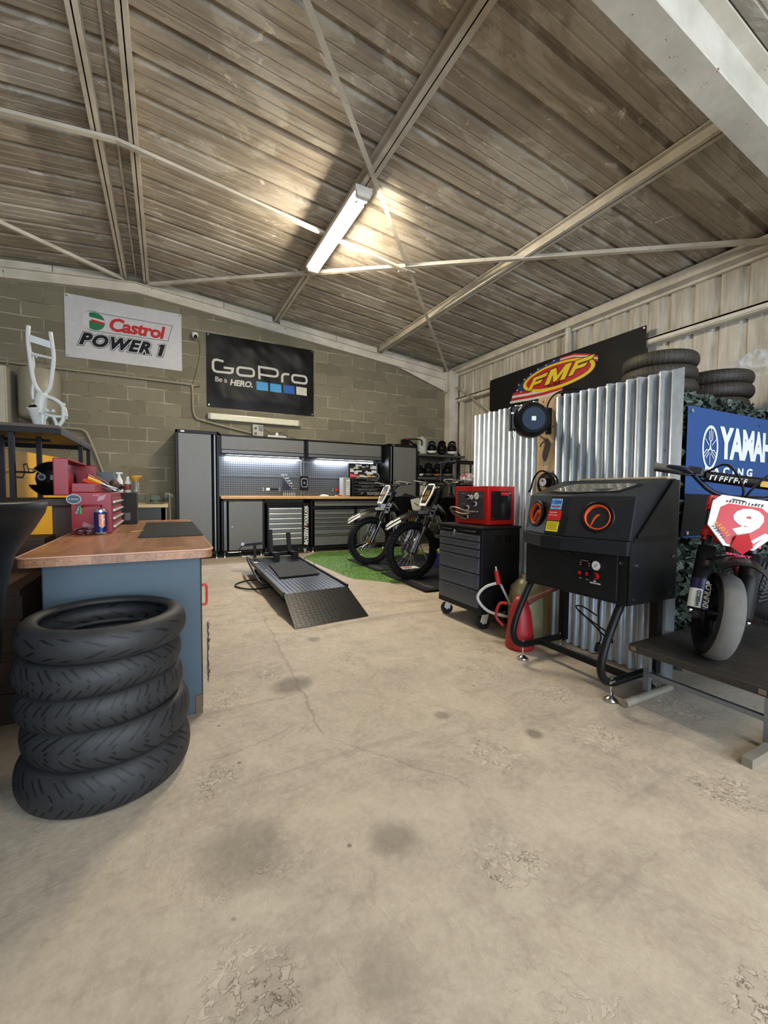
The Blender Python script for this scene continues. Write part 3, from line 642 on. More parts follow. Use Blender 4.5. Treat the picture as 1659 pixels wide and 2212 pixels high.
def caster(t, x, y, r=.045, m=BLACK, fork=ALU, ang=0, z=.12):
    mb = W(t); d = Vector((-sin(ang), cos(ang), 0)); c = Vector((x, y, r))
    mb.cyl(c-d*.014, c+d*.014, r, n=20); w = mb.build('caster_wheel', m, t, .004)
    mb = W(t); e = Vector((cos(ang), sin(ang), 0))*r*.35
    for s in (-1, 1): mb.bar(c+d*.019*s, c+d*.019*s+e+Vector((0, 0, z-r)), .05, .003, up=d)
    mb.box(x-.03, x+.035, y-.03, y+.03, z-.004, z); mb.cyl(c-d*.024, c+d*.024, .009); mb.build('caster_fork', fork, w)
for x in (1.56, 2.16):
    for y in (7.10, 7.45): caster(t, x, y, .045, M('8e8e84', .5), ALU, 1.2, .13)
# things on the worktop
t = thing('sticker_case', 'metal tool case lid covered with white and black stickers under the LED bar', 'case', (3.40, 7.44, .997))
mb = W(t); mb.box(3.12, 3.72, 7.44, 7.50, 1.30, 1.64); mb.build('lid', M('2a2b2d', .4), t, .006)
rs = random.Random(4); mb = W(t)
cols = [PAPER, M('a8a9a6', .5), M('b5242a', .5), BLACK, M('c9a25a', .5)]
for k in range(26):
    x, z, a, b = 3.15+rs.random()*.46, 1.32+rs.random()*.26, .05+rs.random()*.09, .02+rs.random()*.05
    y = 7.437-.0006*k; mb.box(x, min(3.715, x+a), y, 7.44, z, min(1.635, z+b), rs.choice([0, 0, 0, 1, 3, 4]))
mb.box(3.16, 3.29, 7.41, 7.44, 1.36, 1.43, 2); mb.marks(fr((3.225, 7.409, 1.395), (1, 0, 0), (0, 0, 1)), .10, .035, 5, 0)
mb.marks(fr((3.28, 7.419, 1.52), (1, 0, 0), (0, 0, 1)), .2, .045, 6, 3); mb.marks(fr((3.52, 7.419, 1.58), (1, 0, 0), (0, 0, 1)), .2, .04, 8, 3)
mb.build('stickers', cols, t)
mb = W(t); mb.tube([(3.70, 7.46, 1.32), (3.78, 7.44, 1.38), (3.74, 7.43, 1.45), (3.66, 7.43, 1.46)], .006); mb.build('lid_cord', PAPER, t)
t = thing('tool_chest', 'black tabletop tool chest with white printed drawers at the right end of the worktop', 'tool chest', (3.42, 7.3, .997))
mb = W(t); mb.box(3.10, 3.68, 7.16, 7.42, .997, 1.345); mb.prism([(0, 0), (.09, 0), (.09, .22), (.0, .345)], .26, fr((3.68, 7.42, .997), (1, 0, 0), (0, 0, 1))); mb.build('body', BLACK, t, .006)
for k, (z0, z1) in enumerate(((1.28, 1.335), (1.215, 1.27), (1.155, 1.205), (1.095, 1.145), (1.01, 1.085))):
    mb = W(t); mb.box(3.12, 3.66, 7.148, 7.162, z0, z1)
    if k == 4: mb.text('FIGHTERS', fr((3.51, 7.147, (z0+z1)/2), (1, 0, 0), (0, 0, 1)), .075, 1, .001, .1, 1, sx=.8)
    else: mb.marks(fr((3.50 if k == 0 else 3.40, 7.147, (z0+z1)/2), (1, 0, 0), (0, 0, 1)), (.25, .36, .26, .40)[k], .022, (12, 14, 8, 16)[k], 1, seed=k)
    if k == 4: mb.prism([(3.16-3.1, .02), (.19, .045), (.20, .07), (.13, .035)], .001, fr((3.1, 7.147, 1.005), (1, 0, 0), (0, 0, 1)), 1)
    d = mb.build('drawer', [M('101011', .35), M('a9a9a4', .5)], t)
    mb = W(t); mb.box(3.12, 3.66, 7.142, 7.150, z1-.006, z1+.001); mb.build('handle', ALU, d)
t = thing('document_box', 'clear grey upright box of labelled parts left of the black tool chest', 'box', (3.02, 7.35, .997))
mb = W(t); mb.box(2.94, 3.08, 7.25, 7.45, .997, 1.345); mb.build('box_body', M('8d8f8f', .3), t, .004)
mb = W(t); mb.box(3.0, 3.065, 7.246, 7.25, 1.03, 1.31); mb.marks(fr((3.032, 7.244, 1.17), (0, 0, 1), (-1, 0, 0)), .24, .045, 7, 1); mb.build('label_sheet', [PAPER, BLACK], t)
rs = random.Random(9)
for k, (n, lb, c) in enumerate((('screwdriver', 'small red-handled screwdriver lying on the oak worktop', 'b01c1c'), ('rag', 'crumpled white rag on the oak worktop under the right pegboard', 'c9c4b8'), ('pliers', 'black-handled pliers lying on the oak worktop by the grey box', '1a1a1c'))):
    if n == 'rag':
        mb = MB(Matrix.Translation((2.60, 7.35, .997))); mb.grid(lambda u, v: ((u-.5)*.17, (v-.5)*.12, .008+.03*max(0, noise.noise(Vector((u*5, v*5, 2)))+.4)*min(1, 5*min(u, 1-u, v, 1-v))), 14, 10)
        tag(mb.build('rag', M(c, .8)), lb, 'rag')
    elif n == 'screwdriver':
        t = thing(n, lb, n, (2.88, 7.3, 1.01)); W(t).cyl((2.84, 7.30, 1.013), (2.93, 7.29, 1.013), .014).build('handle', M(c, .4), t); W(t).cyl((2.76, 7.31, 1.008), (2.84, 7.30, 1.012), .004).build('shaft', CHROME, t)
    else:
        t = thing(n, lb, n, (2.76, 7.24, 1.0))
        mb = W(t); mb.tube([(2.66, 7.22, 1.006), (2.72, 7.24, 1.010), (2.77, 7.24, 1.008)], .008); mb.tube([(2.66, 7.27, 1.006), (2.72, 7.255, 1.010), (2.77, 7.25, 1.008)], .008); mb.build('handle', M(c, .5), t)
        W(t).bar((2.76, 7.245, 1.009), (2.83, 7.25, 1.006), .02, .01).build('jaw', STEEL, t)

# ================================================================== helmet shelves in the corner
t = thing('shelf_unit', 'dark metal shelf unit holding helmets in the back corner', 'shelf unit', (5.05, 7.3, 0))
for x in (4.50, 5.52):
    for y in (7.12, 7.38):
        mb = W(t); mb.box(x, x+.03, y, y+.03, 0, 1.90); mb.build('upright', SATIN, t, .003)
for z in (1.86, 1.39, .90, .45):
    mb = W(t); x1 = 5.66 if z > 1.8 else 5.56; mb.box(4.49, x1, 7.10, 7.41, z-.045, z); mb.build('shelf_board', M('4a4b4a', .45), t, .004)
def helmet(loc, label, shell, trimm, rz=0, s=1., group='motocross helmets on the corner shelves'):
    t = thing('motocross_helmet', label, 'helmet', loc, rz, group)
    I = Matrix.Scale(s, 4)
    # faces -y
    mb = MB(I); v = []; nu, nv = 24, 14
    def f(u, k):
        a = u*2*pi; e = -1.05+k*(pi/2+1.05); r = .118+.012*cos(a*2)
        return (.108*cos(e)*sin(a), -.135*cos(e)*cos(a)+.01, .150+.125*sin(e)*(1.05 if e > 0 else 1.15))
    for i in range(nu):
        for j in range(nv):
            u0, u1, k0, k1 = i/nu, (i+1)/nu, j/nv, (j+1)/nv
            uc, ec = (u0+u1)/2, -1.05+(k0+k1)/2*(pi/2+1.05); ang = min(uc, 1-uc)*2*pi
            if ang < .95 and -.45 < ec < .38: continue
            mb.add([f(u0, k0), f(u1, k0), f(u1, k1), f(u0, k1)], [(0, 1, 2, 3)], 0, True)
    mb.build('shell', shell, t)
    mb = MB(I); mb.ell((0, .012, .150), (.098, .118, .112), 16, 10); mb.build('lining', BLACK, t)
    mb = MB(I); mb.tube([(-.092, -.085, .085), (-.06, -.15, .06), (0, -.185, .055), (.06, -.15, .06), (.092, -.085, .085)], .026, rr=lambda q: .018+.016*sin(pi*q)); mb.build('chin_bar', trimm, t)
    mb = MB(I)
    mb.grid(lambda u, v: ((u-.5)*(.18-.04*v), -.09-.10*v, .235+.03*sin(pi*u)+.045*v), 8, 6); mb.grid(lambda u, v: ((u-.5)*(.18-.04*v), -.09-.10*v, .227+.03*sin(pi*u)+.045*v), 8, 6); mb.cb((0, -.11, .262), (.05, .03, .006), 1); mb.cb((-.05, -.10, .25), (.02, .03, .006), 1); mb.cb((.05, -.10, .25), (.02, .03, .006), 1)
    mb.build('visor_peak', [shell, trimm], t)
    mb = MB(I); mb.prism([(-.03, 0), (.03, 0), (.015, .03), (0, .012), (-.015, .03)], .002, fr((0, -.216, .045), (1, 0, 0), (0, 0, 1))); mb.build('decal', trimm, t)
    return t
G1 = M('1a1b1d', .25); 
helmet((4.93, 7.28, 1.86), 'black, grey and white helmet beside the white jug, top shelf', G1, PAPER, -.6, .88)
helmet((5.18, 7.28, 1.86), 'plain matt black helmet between two patterned ones, top shelf', BLACK, BLACK, -.6, .95)
helmet((5.44, 7.28, 1.86), 'black and white patterned helmet with white chin, right end of top shelf', M('2a2a2a', .4), PAPER, -.6, .98)
helmet((4.63, 7.27, 1.39), 'black helmet with white chin, left end of middle shelf', BLACK, PAPER, -.6, .78)
helmet((4.85, 7.28, 1.39), 'glossy black helmet with grey chin, second from left on middle shelf', G1, M('3a3a3c', .4), -.6, .95)
helmet((5.08, 7.28, 1.39), 'black helmet with gold-brown chin bar on middle shelf', G1, M('7b5528', .4), -.6, .92)
helmet((5.34, 7.28, 1.39), 'black helmet with small white prints, right end of middle shelf', M('0e0e10', .2), M('5e5e60', .4), -.6, .98)
t = thing('plastic_jug', 'white plastic canister standing among helmets on the top shelf', 'canister', (4.72, 7.30, 1.86))
mb = W(t); mb.lathe([(0, 0), (.10, 0), (.105, .02), (.105, .24), (.08, .32), (.035, .35), (.03, .37), (0, .37)], 20, 0, Matrix.Translation((4.70, 7.31, 1.86))); mb.build('jug_body', M('aab0a8', .4), t)
mb = W(t); mb.tube([(4.62, 7.30, 2.17), (4.58, 7.27, 2.2), (4.60, 7.22, 2.12), (4.63, 7.22, 2.05)], .012); mb.build('handle', M('aab0a8', .4), t)
t = thing('helmet_visor', 'black open visor with red tab resting on the right locker', 'helmet visor', (4.52, 7.25, 2.017))
mb = W(t); mb.box(4.22, 4.34, 7.2, 7.35, 2.017, 2.14); mb.tube([(4.24, 7.22, 2.14), (4.45, 7.2, 2.15), (4.62, 7.2, 2.14), (4.63, 7.2, 2.03)], .012); mb.tube([(4.33, 7.22, 2.13), (4.42, 7.2, 2.05), (4.5, 7.2, 2.035)], .022); mb.build('visor_frame', BLACK, t)
mb = W(t); mb.cb((4.28, 7.195, 2.135), (.07, .015, .02)); mb.build('tab', RED, t)
rs = random.Random(2); k = 0
for x, wd, c in ((4.56, .055, 'c9c9c2'), (4.625, .05, 'b4b3a8'), (4.69, .04, '1c1516'), (4.735, .035, '2a1616'), (4.785, .06, 'd8d8d4'), (4.85, .05, 'aaa9a4'), (4.91, .06, 'e0e0da'), (4.98, .05, 'c6c4ba')):
    tx = ('tall pale binder at the left end', 'beige binder second from the left', 'narrow black binder beside the beige one', 'narrow dark red binder', 'white binder right of the dark red one', 'grey binder between two white ones', 'bright white binder beside the grey one', 'cream binder at the right end')[k]; k += 1
    mb = MB(); mb.box(x, x+wd, 7.13, 7.38, .90, 1.22); mb.box(x+wd*.2, x+wd*.8, 7.128, 7.13, .96, 1.08, 1)
    tag(mb.build('ring_binder', [M(c, .5), M('8e8c84', .6)]), tx+' of the third corner shelf', 'binder', 'ring binders on the corner shelf')
t = thing('rack', 'black wire rack of riding gear right of the helmet shelves', 'rack', (4.9, 5.9, 0))
for x in (4.30, 4.95):
    for y in (5.62, 6.05): mb = W(t); mb.box(x, x+.025, y, y+.025, 0, 1.62); mb.build('post', BLACK, t)
for z in (1.62, 1.22, .85, .45): mb = W(t); mb.box(4.28, 4.99, 5.60, 6.09, z-.025, z); mb.build('tray', M('141416', .5), t, .003)
def bundle(name, label, cat, c, r, mats, seed):
    mb = MB(Matrix.Translation(c)); rs = random.Random(seed)
    mb.M = Matrix.Translation(c); nu, nv = 18, 10
    def f(u, v):
        a = u*2*pi; e = (v-.5)*pi; k = 1+.28*noise.noise(Vector((cos(a)*2+seed, sin(a)*2, e*1.6)))
        return (r[0]*cos(e)*cos(a)*k, r[1]*cos(e)*sin(a)*k, max(0, r[2]+r[2]*sin(e)*k))
    for i in range(nu):
        for j in range(nv):
            q = [f(i/nu, j/nv), f((i+1)/nu, j/nv), f((i+1)/nu, (j+1)/nv), f(i/nu, (j+1)/nv)]
            mi = int(abs(noise.noise(Vector((i*.35+seed, j*.6, 1)))*6)) % len(mats); mb.add(q, [(0, 1, 2, 3)], mi, True)
    return tag(mb.build(name, mats), label, cat)
bundle('riding_jersey', 'folded pink and white patterned jersey high on the black rack', 'jersey', (4.62, 5.72, 1.222), (.16, .10, .10), [M('b9a0a8', .8), PAPER, M('9a2c3c', .8)], 3)
bundle('riding_gloves', 'grey and yellow gloves heaped on the black rack', 'gloves', (4.66, 5.70, .852), (.2, .1, .09), [PAPER, M('b9b83a', .8), M('2c2c30', .8), M('a9adb5', .8)], 8)
bundle('knee_guards', 'black knee guards on the lower tray of the black rack', 'knee guards', (4.6, 5.72, .452), (.22, .10, .12), [BLACK, M('77302f', .7), PAPER], 12)
t = thing('body_armour', 'dark red and white body armour standing below the helmet shelves', 'body armour', (4.3, 5.2, 0))
mb = W(t); mb.lathe([(.0, .55), (.16, .56), (.19, .75), (.17, .95), (.10, 1.05), (0, 1.06)], 16, 0, Matrix.Translation((4.22, 5.1, 0)) @ Matrix.Diagonal((1, .7, 1, 1))); mb.build('vest', M('3c1f22', .6), t)
for x in (4.06, 4.38): mb = W(t); mb.ell((x, 5.08, .95), (.08, .09, .09)); mb.build('shoulder_pad', PAPER, t)
mb = W(t); mb.box(4.12, 4.32, 4.965, 4.985, .72, .95); mb.build('chest_plate', M('c6c2c4', .5), t, .01)
for x in (4.08, 4.36): mb = W(t); mb.cyl((x, 5.1, 0), (x, 5.1, .58), .02); mb.build('stand_leg', BLACK, t)

# ================================================================== floor mats, grass
gp = [(2.03, 4.86), (2.07, 4.72), (2.66, 3.98), (3.6, 4.05), (3.9, 5.2), (4.3, 7.05), (2.36, 7.05), (1.97, 6.55)]
def inside(x, y, P):
    c = False
    for i in range(len(P)):
        (a, b), (p, q) = P[i-1], P[i]
        if (b > y) != (q > y) and x < (p-a)*(y-b)/(q-b)+a: c = not c
    return c
GM = NT('grass_blade'); GMm = GM.out(GM.mix(GM.noise(9, detail=3), lin('2f5a20'), lin('7ba050')), .6)
mb = MB(); mb.prism(gp, .006)
rs = random.Random(5)
for k in range(26000):
    x, y = rs.uniform(1.95, 4.3), rs.uniform(3.95, 7.05)
    if y > 6.6 and x > 3.6 or not inside(x, y, gp): continue
    a = rs.uniform(0, 2*pi); l = rs.uniform(.010, .02); wv = .0035; dx, dy = cos(a)*wv, sin(a)*wv; lx, ly = rs.uniform(-.01, .01), rs.uniform(-.01, .01)
    mb.add([(x-dx, y-dy, .005), (x+dx, y+dy, .005), (x+lx, y+ly, .005+l)], [(0, 1, 2)], 0)
tag(mb.build('artificial_grass', GMm), 'green artificial grass under the two dirt bikes', 'grass', kind='stuff')
def fmat(name, label, P, txt, T, z0=.012, rot=0):
    mb = MB(); mb.prism(P, .006, Matrix.Translation((0, 0, z0))); mb.marks(T, txt[0], txt[1], 12, 1)
    return tag(mb.build(name, [M('1d1e21', .7), M('77787a', .7)]), label, 'mat')
fmat('floor_mat', 'dark rubber mat with pale lettering under the rear dirt bike', [(2.52, 4.98), (3.0, 4.96), (4.7, 5.05), (4.7, 6.0), (2.52, 6.06)], (.62, .07), fr((2.62, 5.35, .0245), (0, -1, 0), (1, 0, 0)), .018)
fmat('floor_mat', 'dark rubber mat with pale lettering under the dirt bike nearest the tool cart', [(2.46, 3.72), (3.0, 3.70), (4.7, 3.70), (4.7, 4.86), (2.50, 4.86)], (.62, .07), fr((2.60, 4.1, .0265), (0, -1, 0), (1, 0, 0)), .020)

# ================================================================== dirt bikes
def wheel(parent, c, Rr, wd, tw, M0, hubm, knob=True, disc=-1, spokes=28, rimm=BLACK):
    "wheel in the local xz plane around c; axle along y"
    L = M0 @ Matrix.Translation(c) @ Matrix.Rotation(pi/2, 4, 'X')
    ri = Rr-tw
    mb = MB(L); pr = [(ri, -wd*.30), (ri+tw*.35, -wd*.5), (Rr-.022, -wd*.46), (Rr-.010, -wd*.25), (Rr-.006, 0), (Rr-.010, wd*.25), (Rr-.022, wd*.46), (ri+tw*.35, wd*.5), (ri, wd*.30), (ri+.012, wd*.2), (ri+.012, -wd*.2)]
    mb.lathe(pr, 48, closed=True)
    if knob:
        for k in range(46):
            a = 2*pi*k/46
            for j, (z, rr, tl) in enumerate(((-.46, -.012, -.5), (-.17, 0, -.1), (.17, 0, .1), (.46, -.012, .5))):
                aa = a+(pi/46 if j in (0, 3) else 0)
                Mk = Matrix.Rotation(aa, 4, 'Z') @ Matrix.Translation((Rr+rr-.006, 0, z*wd)) @ Matrix.Rotation(-tl, 4, 'Y')
                mb.cb((0, 0, 0), (.026, .018, .020), 0, Mk)
    t = mb.build('wheel', RUB, parent)
    mb = MB(L); mb.lathe([(ri+.004, -wd*.3), (ri-.004, -wd*.3), (ri-.014, 0), (ri-.004, wd*.3), (ri+.004, wd*.3), (ri-.004, 0)], 48, closed=True); mb.build('rim', rimm, t)
    mb = MB(L)
    for k in range(spokes):
        a = 2*pi*k/spokes; b = a+(.35 if k % 2 else -.35); s = 1 if k % 4 < 2 else -1
        mb.cyl((.026*cos(b), .026*sin(b), s*.03), ((ri-.010)*cos(a), (ri-.010)*sin(a), 0), .0022, n=5, caps=False)
    mb.build('spokes', CHROME, t)
    mb = MB(L); mb.cyl((0, 0, -.055), (0, 0, .055), .030); mb.cyl((0, 0, -.042), (0, 0, -.030), .052, n=20); mb.cyl((0, 0, .030), (0, 0, .042), .052, n=20); mb.cyl((0, 0, -.075), (0, 0, .075), .011); mb.build('hub', hubm, t)
    mb = MB(L); v = []; z = disc*.05; n = 36
    for k in range(n):
        a = 2*pi*k/n; r = .125 if k % 2 else .116; v += [(r*cos(a), r*sin(a), z), (.085*cos(a), .085*sin(a), z)]
    mb.add(v, [(2*k, (2*k+2) % (2*n), (2*k+3) % (2*n), 2*k+1) for k in range(n)])
    for k in range(6): a = k*pi/3; mb.cyl((.03*cos(a), .03*sin(a), z), (.09*cos(a+.3), .09*sin(a+.3), z), .004, n=6)
    mb.build('brake_disc', STEEL, t)
    return t
def dirt_bike(loc, rz, label, hubm, plate2, lean=0):
    t = thing('dirt_bike', label, 'motorcycle', loc, rz, rot=(lean, 0, rz))
    I = Matrix(); FA = Vector((.74, 0, .345)); RA = Vector((-.74, 0, .33)); d = Vector((-.454, 0, .891)); n = Vector((.891, 0, .454))
    K = [M('0d0d0e', .35), PAPER, M('a8801f', .5), M('5b5d60', .3, .8)]
    wheel(t, FA, .352, .088, .082, I, hubm, disc=1); wheel(t, RA, .34, .12, .09, I, hubm, disc=-1)
    for s in (-1, 1):
        y = s*.098; a = FA+Vector((0, y, 0)); b = a+n*.03
        mb = MB(); mb.cyl(b-d*.03+n*0, b+d*.30, .027); mb.cyl(b+d*.28, b+d*.80, .030, mi=1); mb.bar(a, b+d*.02, .03, .05); mb.cyl(b+d*.27, b+d*.31, .033)
        f = mb.build('fork_leg', [M('77797c', .25, .9), M('141416', .3, .4)], t)
        mb = MB(); q = b+n*.028+Vector((0, s*.008, 0)); F = fr(q-d*.04-Vector((0, .03, 0)), (0, 1, 0), d)
        mb.prism([(0, 0), (.06, 0), (.066, .22), (.03, .34), (-.006, .22)], .012, F, 0); mb.marks(fr(q+d*.10+n*.014, d, (0, -1, 0)), .15, .032, 7, 1)
        mb.build('fork_guard', K, f)
        mb = MB(); mb.text('KYB', fr(b+d*.52+Vector((.0, s*.032, 0)), d, (-s*n.x, 0, -s*n.z)), .09, 0, .003, .25); mb.build('fork_lettering', M('9ea3ad', .4), f)
    top = FA+n*.03
    mb = MB()
    for h in (.54, .76): mb.bar(top+d*h+Vector((0, -.13, 0)), top+d*h+Vector((0, .13, 0)), .045, .075, up=d)
    mb.cyl(top+d*.50-n*.05, top+d*.80-n*.05, .028); mb.build('triple_clamp', M('2e3033', .3, .7), t)
    # front fender
    c0 = top+d*.475
    def ff(u, v, dz=0):
        s = (u-.28)*.74; wd_ = .17*(1-.75*max(0, (u-.55)/.45)**1.6); y = (v-.5)*wd_
        return (c0.x+s+.02, y, c0.z+.055-.02*(s/.2)**2*.2-.62*max(0, s-.05)**2-.055*(abs(v-.5)*2)**2+dz)
    mb = MB()
    nu, nv = 26, 10
    for dz in (0, -.004):
        for i in range(nu):
            for j in range(nv):
                q = [ff(i/nu, j/nv, dz), ff((i+1)/nu, j/nv, dz), ff((i+1)/nu, (j+1)/nv, dz), ff(i/nu, (j+1)/nv, dz)]
                w_ = (i/nu > .74 and j in (0, 2, 7, 9)) or (i/nu > .86 and j in (4, 5)); mb.add(q, [(0, 1, 2, 3)], 1 if w_ else 0, True)
    mb.build('front_fender', K, t)
    mb = MB(); mb.prism(rrect(-.10, .10, -.018, .018, .01), .003, fr((c0.x+.06, .088, c0.z+.035), (-1, 0, 0), (0, 0, 1)), 1); mb.marks(fr((c0.x+.06, .0925, c0.z+.035), (-1, 0, 0), (0, 0, 1)), .17, .022, 8, 0)
    mb.build('fender_sticker', [BLACK, PAPER] if plate2 else [BLACK, M('8a8b8d', .4)], t)
    # number plate
    pc = top+d*.70+n*.085; F = fr(pc, (0, 1, 0), d)
    mb = MB(); pp = [(-.07, -.15), (.07, -.15), (.105, .02), (.095, .12), (.05, .155), (-.05, .155), (-.095, .12), (-.105, .02)]
    mb.prism(pp, .012, F, 1); mb.prism([(x*.72, y*.78) for x, y in pp], .002, F @ Matrix.Translation((0, 0, .012)), 0)
    for k in (-.03, 0, .03): mb.stroke([(k-.012, -.08), (k+.008, -.02), (k, .06)], .011, .001, F @ Matrix.Translation((0, 0, .014)), 2)
    mb.prism(rrect(-.07, .07, .10, .135, .01), .0015, F @ Matrix.Translation((0, 0, .0145)), 3)
    mb.build('number_plate', K, t)
    # handlebar
    hc = top+d*.80+n*.0; P = [(hc.x-.10, -.40, hc.z+.115), (hc.x-.03, -.22, hc.z+.10), (hc.x+.01, -.10, hc.z+.03), (hc.x+.01, .10, hc.z+.03), (hc.x-.03, .22, hc.z+.10), (hc.x-.10, .40, hc.z+.115)]
    mb = MB(); mb.tube(P, .013); mb.cyl((hc.x-.02, -.17, hc.z+.08), (hc.x-.02, .17, hc.z+.08), .02, mi=1); hb = mb.build('handlebar', [M('3b3c3e', .3, .7), M('1a1a1a', .6)], t)
    for s in (-1, 1):
        mb = MB(); a = Vector((hc.x-.055, s*.27, hc.z+.105)); b = Vector((hc.x-.105, s*.41, hc.z+.118)); mb.cyl(a, b, .018); mb.cyl(a-(b-a)*.05, a, .026); mb.build('grip', M('1b1b1d', .7), hb)
        mb = MB(); mb.tube([a+Vector((0, -s*.03, -.01)), a+Vector((.06, -s*.0, -.015)), a+Vector((.055, s*.07, -.01)), a+Vector((.02, s*.15, .0))], .007); mb.cb(tuple(a+Vector((.02, -s*.04, 0))), (.05, .03, .03)); mb.build('lever', CHROME, hb)
        mb = MB(); mb.tube([a+Vector((.02, -s*.03, 0)), a+Vector((.13, -s*.12, .06)), a+Vector((.10, -s*.2, -.12)), Vector((top.x-.1, s*.05, 1.0))], .005); mb.build('cable', BLACK, hb)
        mb = MB(); mb.tube([b, b+Vector((.04, s*.02, .0)), a+Vector((.13, s*.12, .03)), a+Vector((.13, 0, .02)), a+Vector((.03, -s*.05, 0))], .006); mb.build('hand_guard', M('9a9a98', .4), hb)
    # frame, engine
    mb = MB(); H = top+d*.66-n*.05
    for s in (-1, 1):
        mb.tube([H, (H.x-.15, s*.10, H.z-.12), (-.10, s*.13, .72), (-.20, s*.12, .45), (-.15, s*.11, .33)], .024, n=8); mb.tube([(H.x-.03, s*.02, H.z-.12), (.22, s*.06, .45), (.12, s*.10, .30), (-.18, s*.11, .30)], .018)
        mb.tube([(-.12, s*.09, .70), (-.45, s*.08, .84), (-.62, s*.07, .88)], .012); mb.tube([(-.18, s*.1, .50), (-.45, s*.08, .80)], .012)
    mb.build('frame', M('9b9d9f', .35, .8), t)
    mb = MB(); mb.ell((.0, 0, .42), (.19, .12, .13)); mb.cyl((-.06, -.14, .42), (-.06, .14, .42), .10, n=20); mb.cyl((.07, -.13, .38), (.07, .13, .38), .07, n=20); mb.build('engine_case', M('5c5e60', .4, .7), t)
    mb = MB()
    for k in range(9): mb.cb((.075+.012*k*.35, 0, .50+.022*k), (.16, .15, .010))
    mb.cyl((.07, 0, .48), (.11, 0, .74), .05); mb.build('cylinder', M('4a4b4d', .45, .7), t)
    mb = MB(); mb.tube([(.15, .02, .58), (.30, .06, .56), (.36, .14, .42), (.27, .18, .30), (.12, .17, .30), (-.02, .15, .48), (-.15, .13, .62), (-.35, .12, .66)], .03, n=12, rr=lambda q: .022+.038*math.exp(-((q-.36)/.17)**2)); mb.cyl((-.32, .125, .655), (-.66, .12, .76), .036, n=16, mi=1); mb.build('exhaust', [M('8f8d88', .25, .95), STEEL], t)
    for s in (-1, 1):
        mb = MB(); y = s*.15; q = [(H.x+.02, .93), (H.x-.05, 1.0), (.05, .98), (-.10, .82), (.02, .70), (.16, .60), (.22, .62)]
        mb.prism([(s*-x if s > 0 else x, z) for x, z in ([(a-0, b) for a, b in q])], .016, fr((0, y, 0), (-s, 0, 0) if s > 0 else (1, 0, 0), (0, 0, 1)), 0)
        G = fr((0, s*.168, 0), (-1 if s > 0 else 1, 0, 0), (0, 0, 1)); f = -1 if s > 0 else 1
        mb.prism([(f*x, z) for x, z in ((.17, .95), (.03, .98), (-.09, .84), (.0, .76), (.13, .80))], .002, G, 1)
        for k in range(4): mb.stroke([(f*(.20-.035*k), .80-.01*k), (f*(.18-.035*k), .73), (f*(.19-.035*k), .63)], .017, .0015, G, 2)
        mb.stroke([(f*.10, .90), (f*.03, .86), (f*.0, .90)], .012, .003, G, 0); mb.build('radiator_shroud', K, t)
        mb = MB(); mb.cb((.17, s*.10, .74), (.035, .09, .26)); mb.build('radiator', M('55585b', .5, .5), t)
        mb = MB(); mb.prism([(f*x, z) for x, z in ((-.12, .80), (-.50, .90), (-.62, .86), (-.40, .68), (-.18, .62))], .012, fr((0, s*.115, 0), (-1 if s > 0 else 1, 0, 0), (0, 0, 1)), 0)
        mb.prism([(f*x, z) for x, z in ((-.32, .84), (-.50, .875), (-.54, .85), (-.38, .74))], .002, fr((0, s*.129, 0), (-1 if s > 0 else 1, 0, 0), (0, 0, 1)), 1); mb.build('side_panel', K, t)
    mb = MB(); mb.ell((.12, 0, .93), (.17, .11, .10), 16, 10); mb.cyl((.16, 0, 1.0), (.16, 0, 1.04), .03); mb.build('fuel_tank', M('121214', .35), t)
    mb = MB(); S = [(.10, .97), (.0, .96), (-.15, .94), (-.35, .955), (-.55, .97), (-.62, .965)]
    for z0 in (0, -.05):
        mb.grid(lambda u, v, z0=z0: (S[0][0]+(S[-1][0]-S[0][0])*u, (v-.5)*(.15 if z0 == 0 else .17), .955-.03*sin(pi*u)+.02*u+z0-.02*abs(v-.5)*2), 14, 6)
    mb.build('seat', M('151517', .7), t)
    mb = MB()
    for dz in (0, -.005): mb.grid(lambda u, v, dz=dz: (-.50-.48*u, (v-.5)*(.19-.04*u), .93+.06*sin(u*2)-.05*(abs(v-.5)*2)**2+dz), 12, 6)
    mb.build('rear_fender', K[0], t)
    mb = MB()
    for s in (-1, 1): mb.bar((-.16, s*.08, .40), (-.74, s*.10, .33), .03, .06)
    mb.build('swingarm', M('9b9d9f', .35, .8), t)
    mb = MB(); mb.tube([(RA.x+.1*cos(a)*1.0 if abs(cos(a)) else RA.x, -.075, RA.z+.1*sin(a)) for a in [pi*.5+pi*k/6 for k in range(7)]]+[(-.08, -.075, .38), (-.05, -.075, .42), (-.08, -.075, .45)], .006, n=5, closed=True, sub=1); mb.cyl((RA.x, -.07, RA.z), (RA.x, -.08, RA.z), .10, n=24); mb.build('chain', M('6a5a2c', .4, .8), t)
    mb = MB(); mb.cyl((-.22, 0, .50), (-.30, 0, .86), .035, n=12, mi=1); mb.cyl((-.225, 0, .53), (-.29, 0, .80), .045, n=12); mb.build('shock', [M('c2c2c0', .4), BLACK], t)
    mb = MB(); mb.tube([(.0, .13, .33), (-.05, .26, .10), (-.07, .31, .012)], .011); mb.cb((-.07, .315, .012), (.06, .04, .012)); mb.build('kickstand', STEEL, t)
    for s in (-1, 1): mb = MB(); mb.cb((-.14, s*.20, .36), (.05, .09, .02)); mb.build('foot_peg', STEEL, t)
    return t
dirt_bike((3.395, 5.48, .022), pi, 'black and white dirt bike with gold front hub, farther from the tool cart', GOLD, True)
dirt_bike((3.40, 4.33, .026), pi, 'black and white dirt bike with dull steel front hub beside the tool cart', M('6b6250', .4, .8), False)
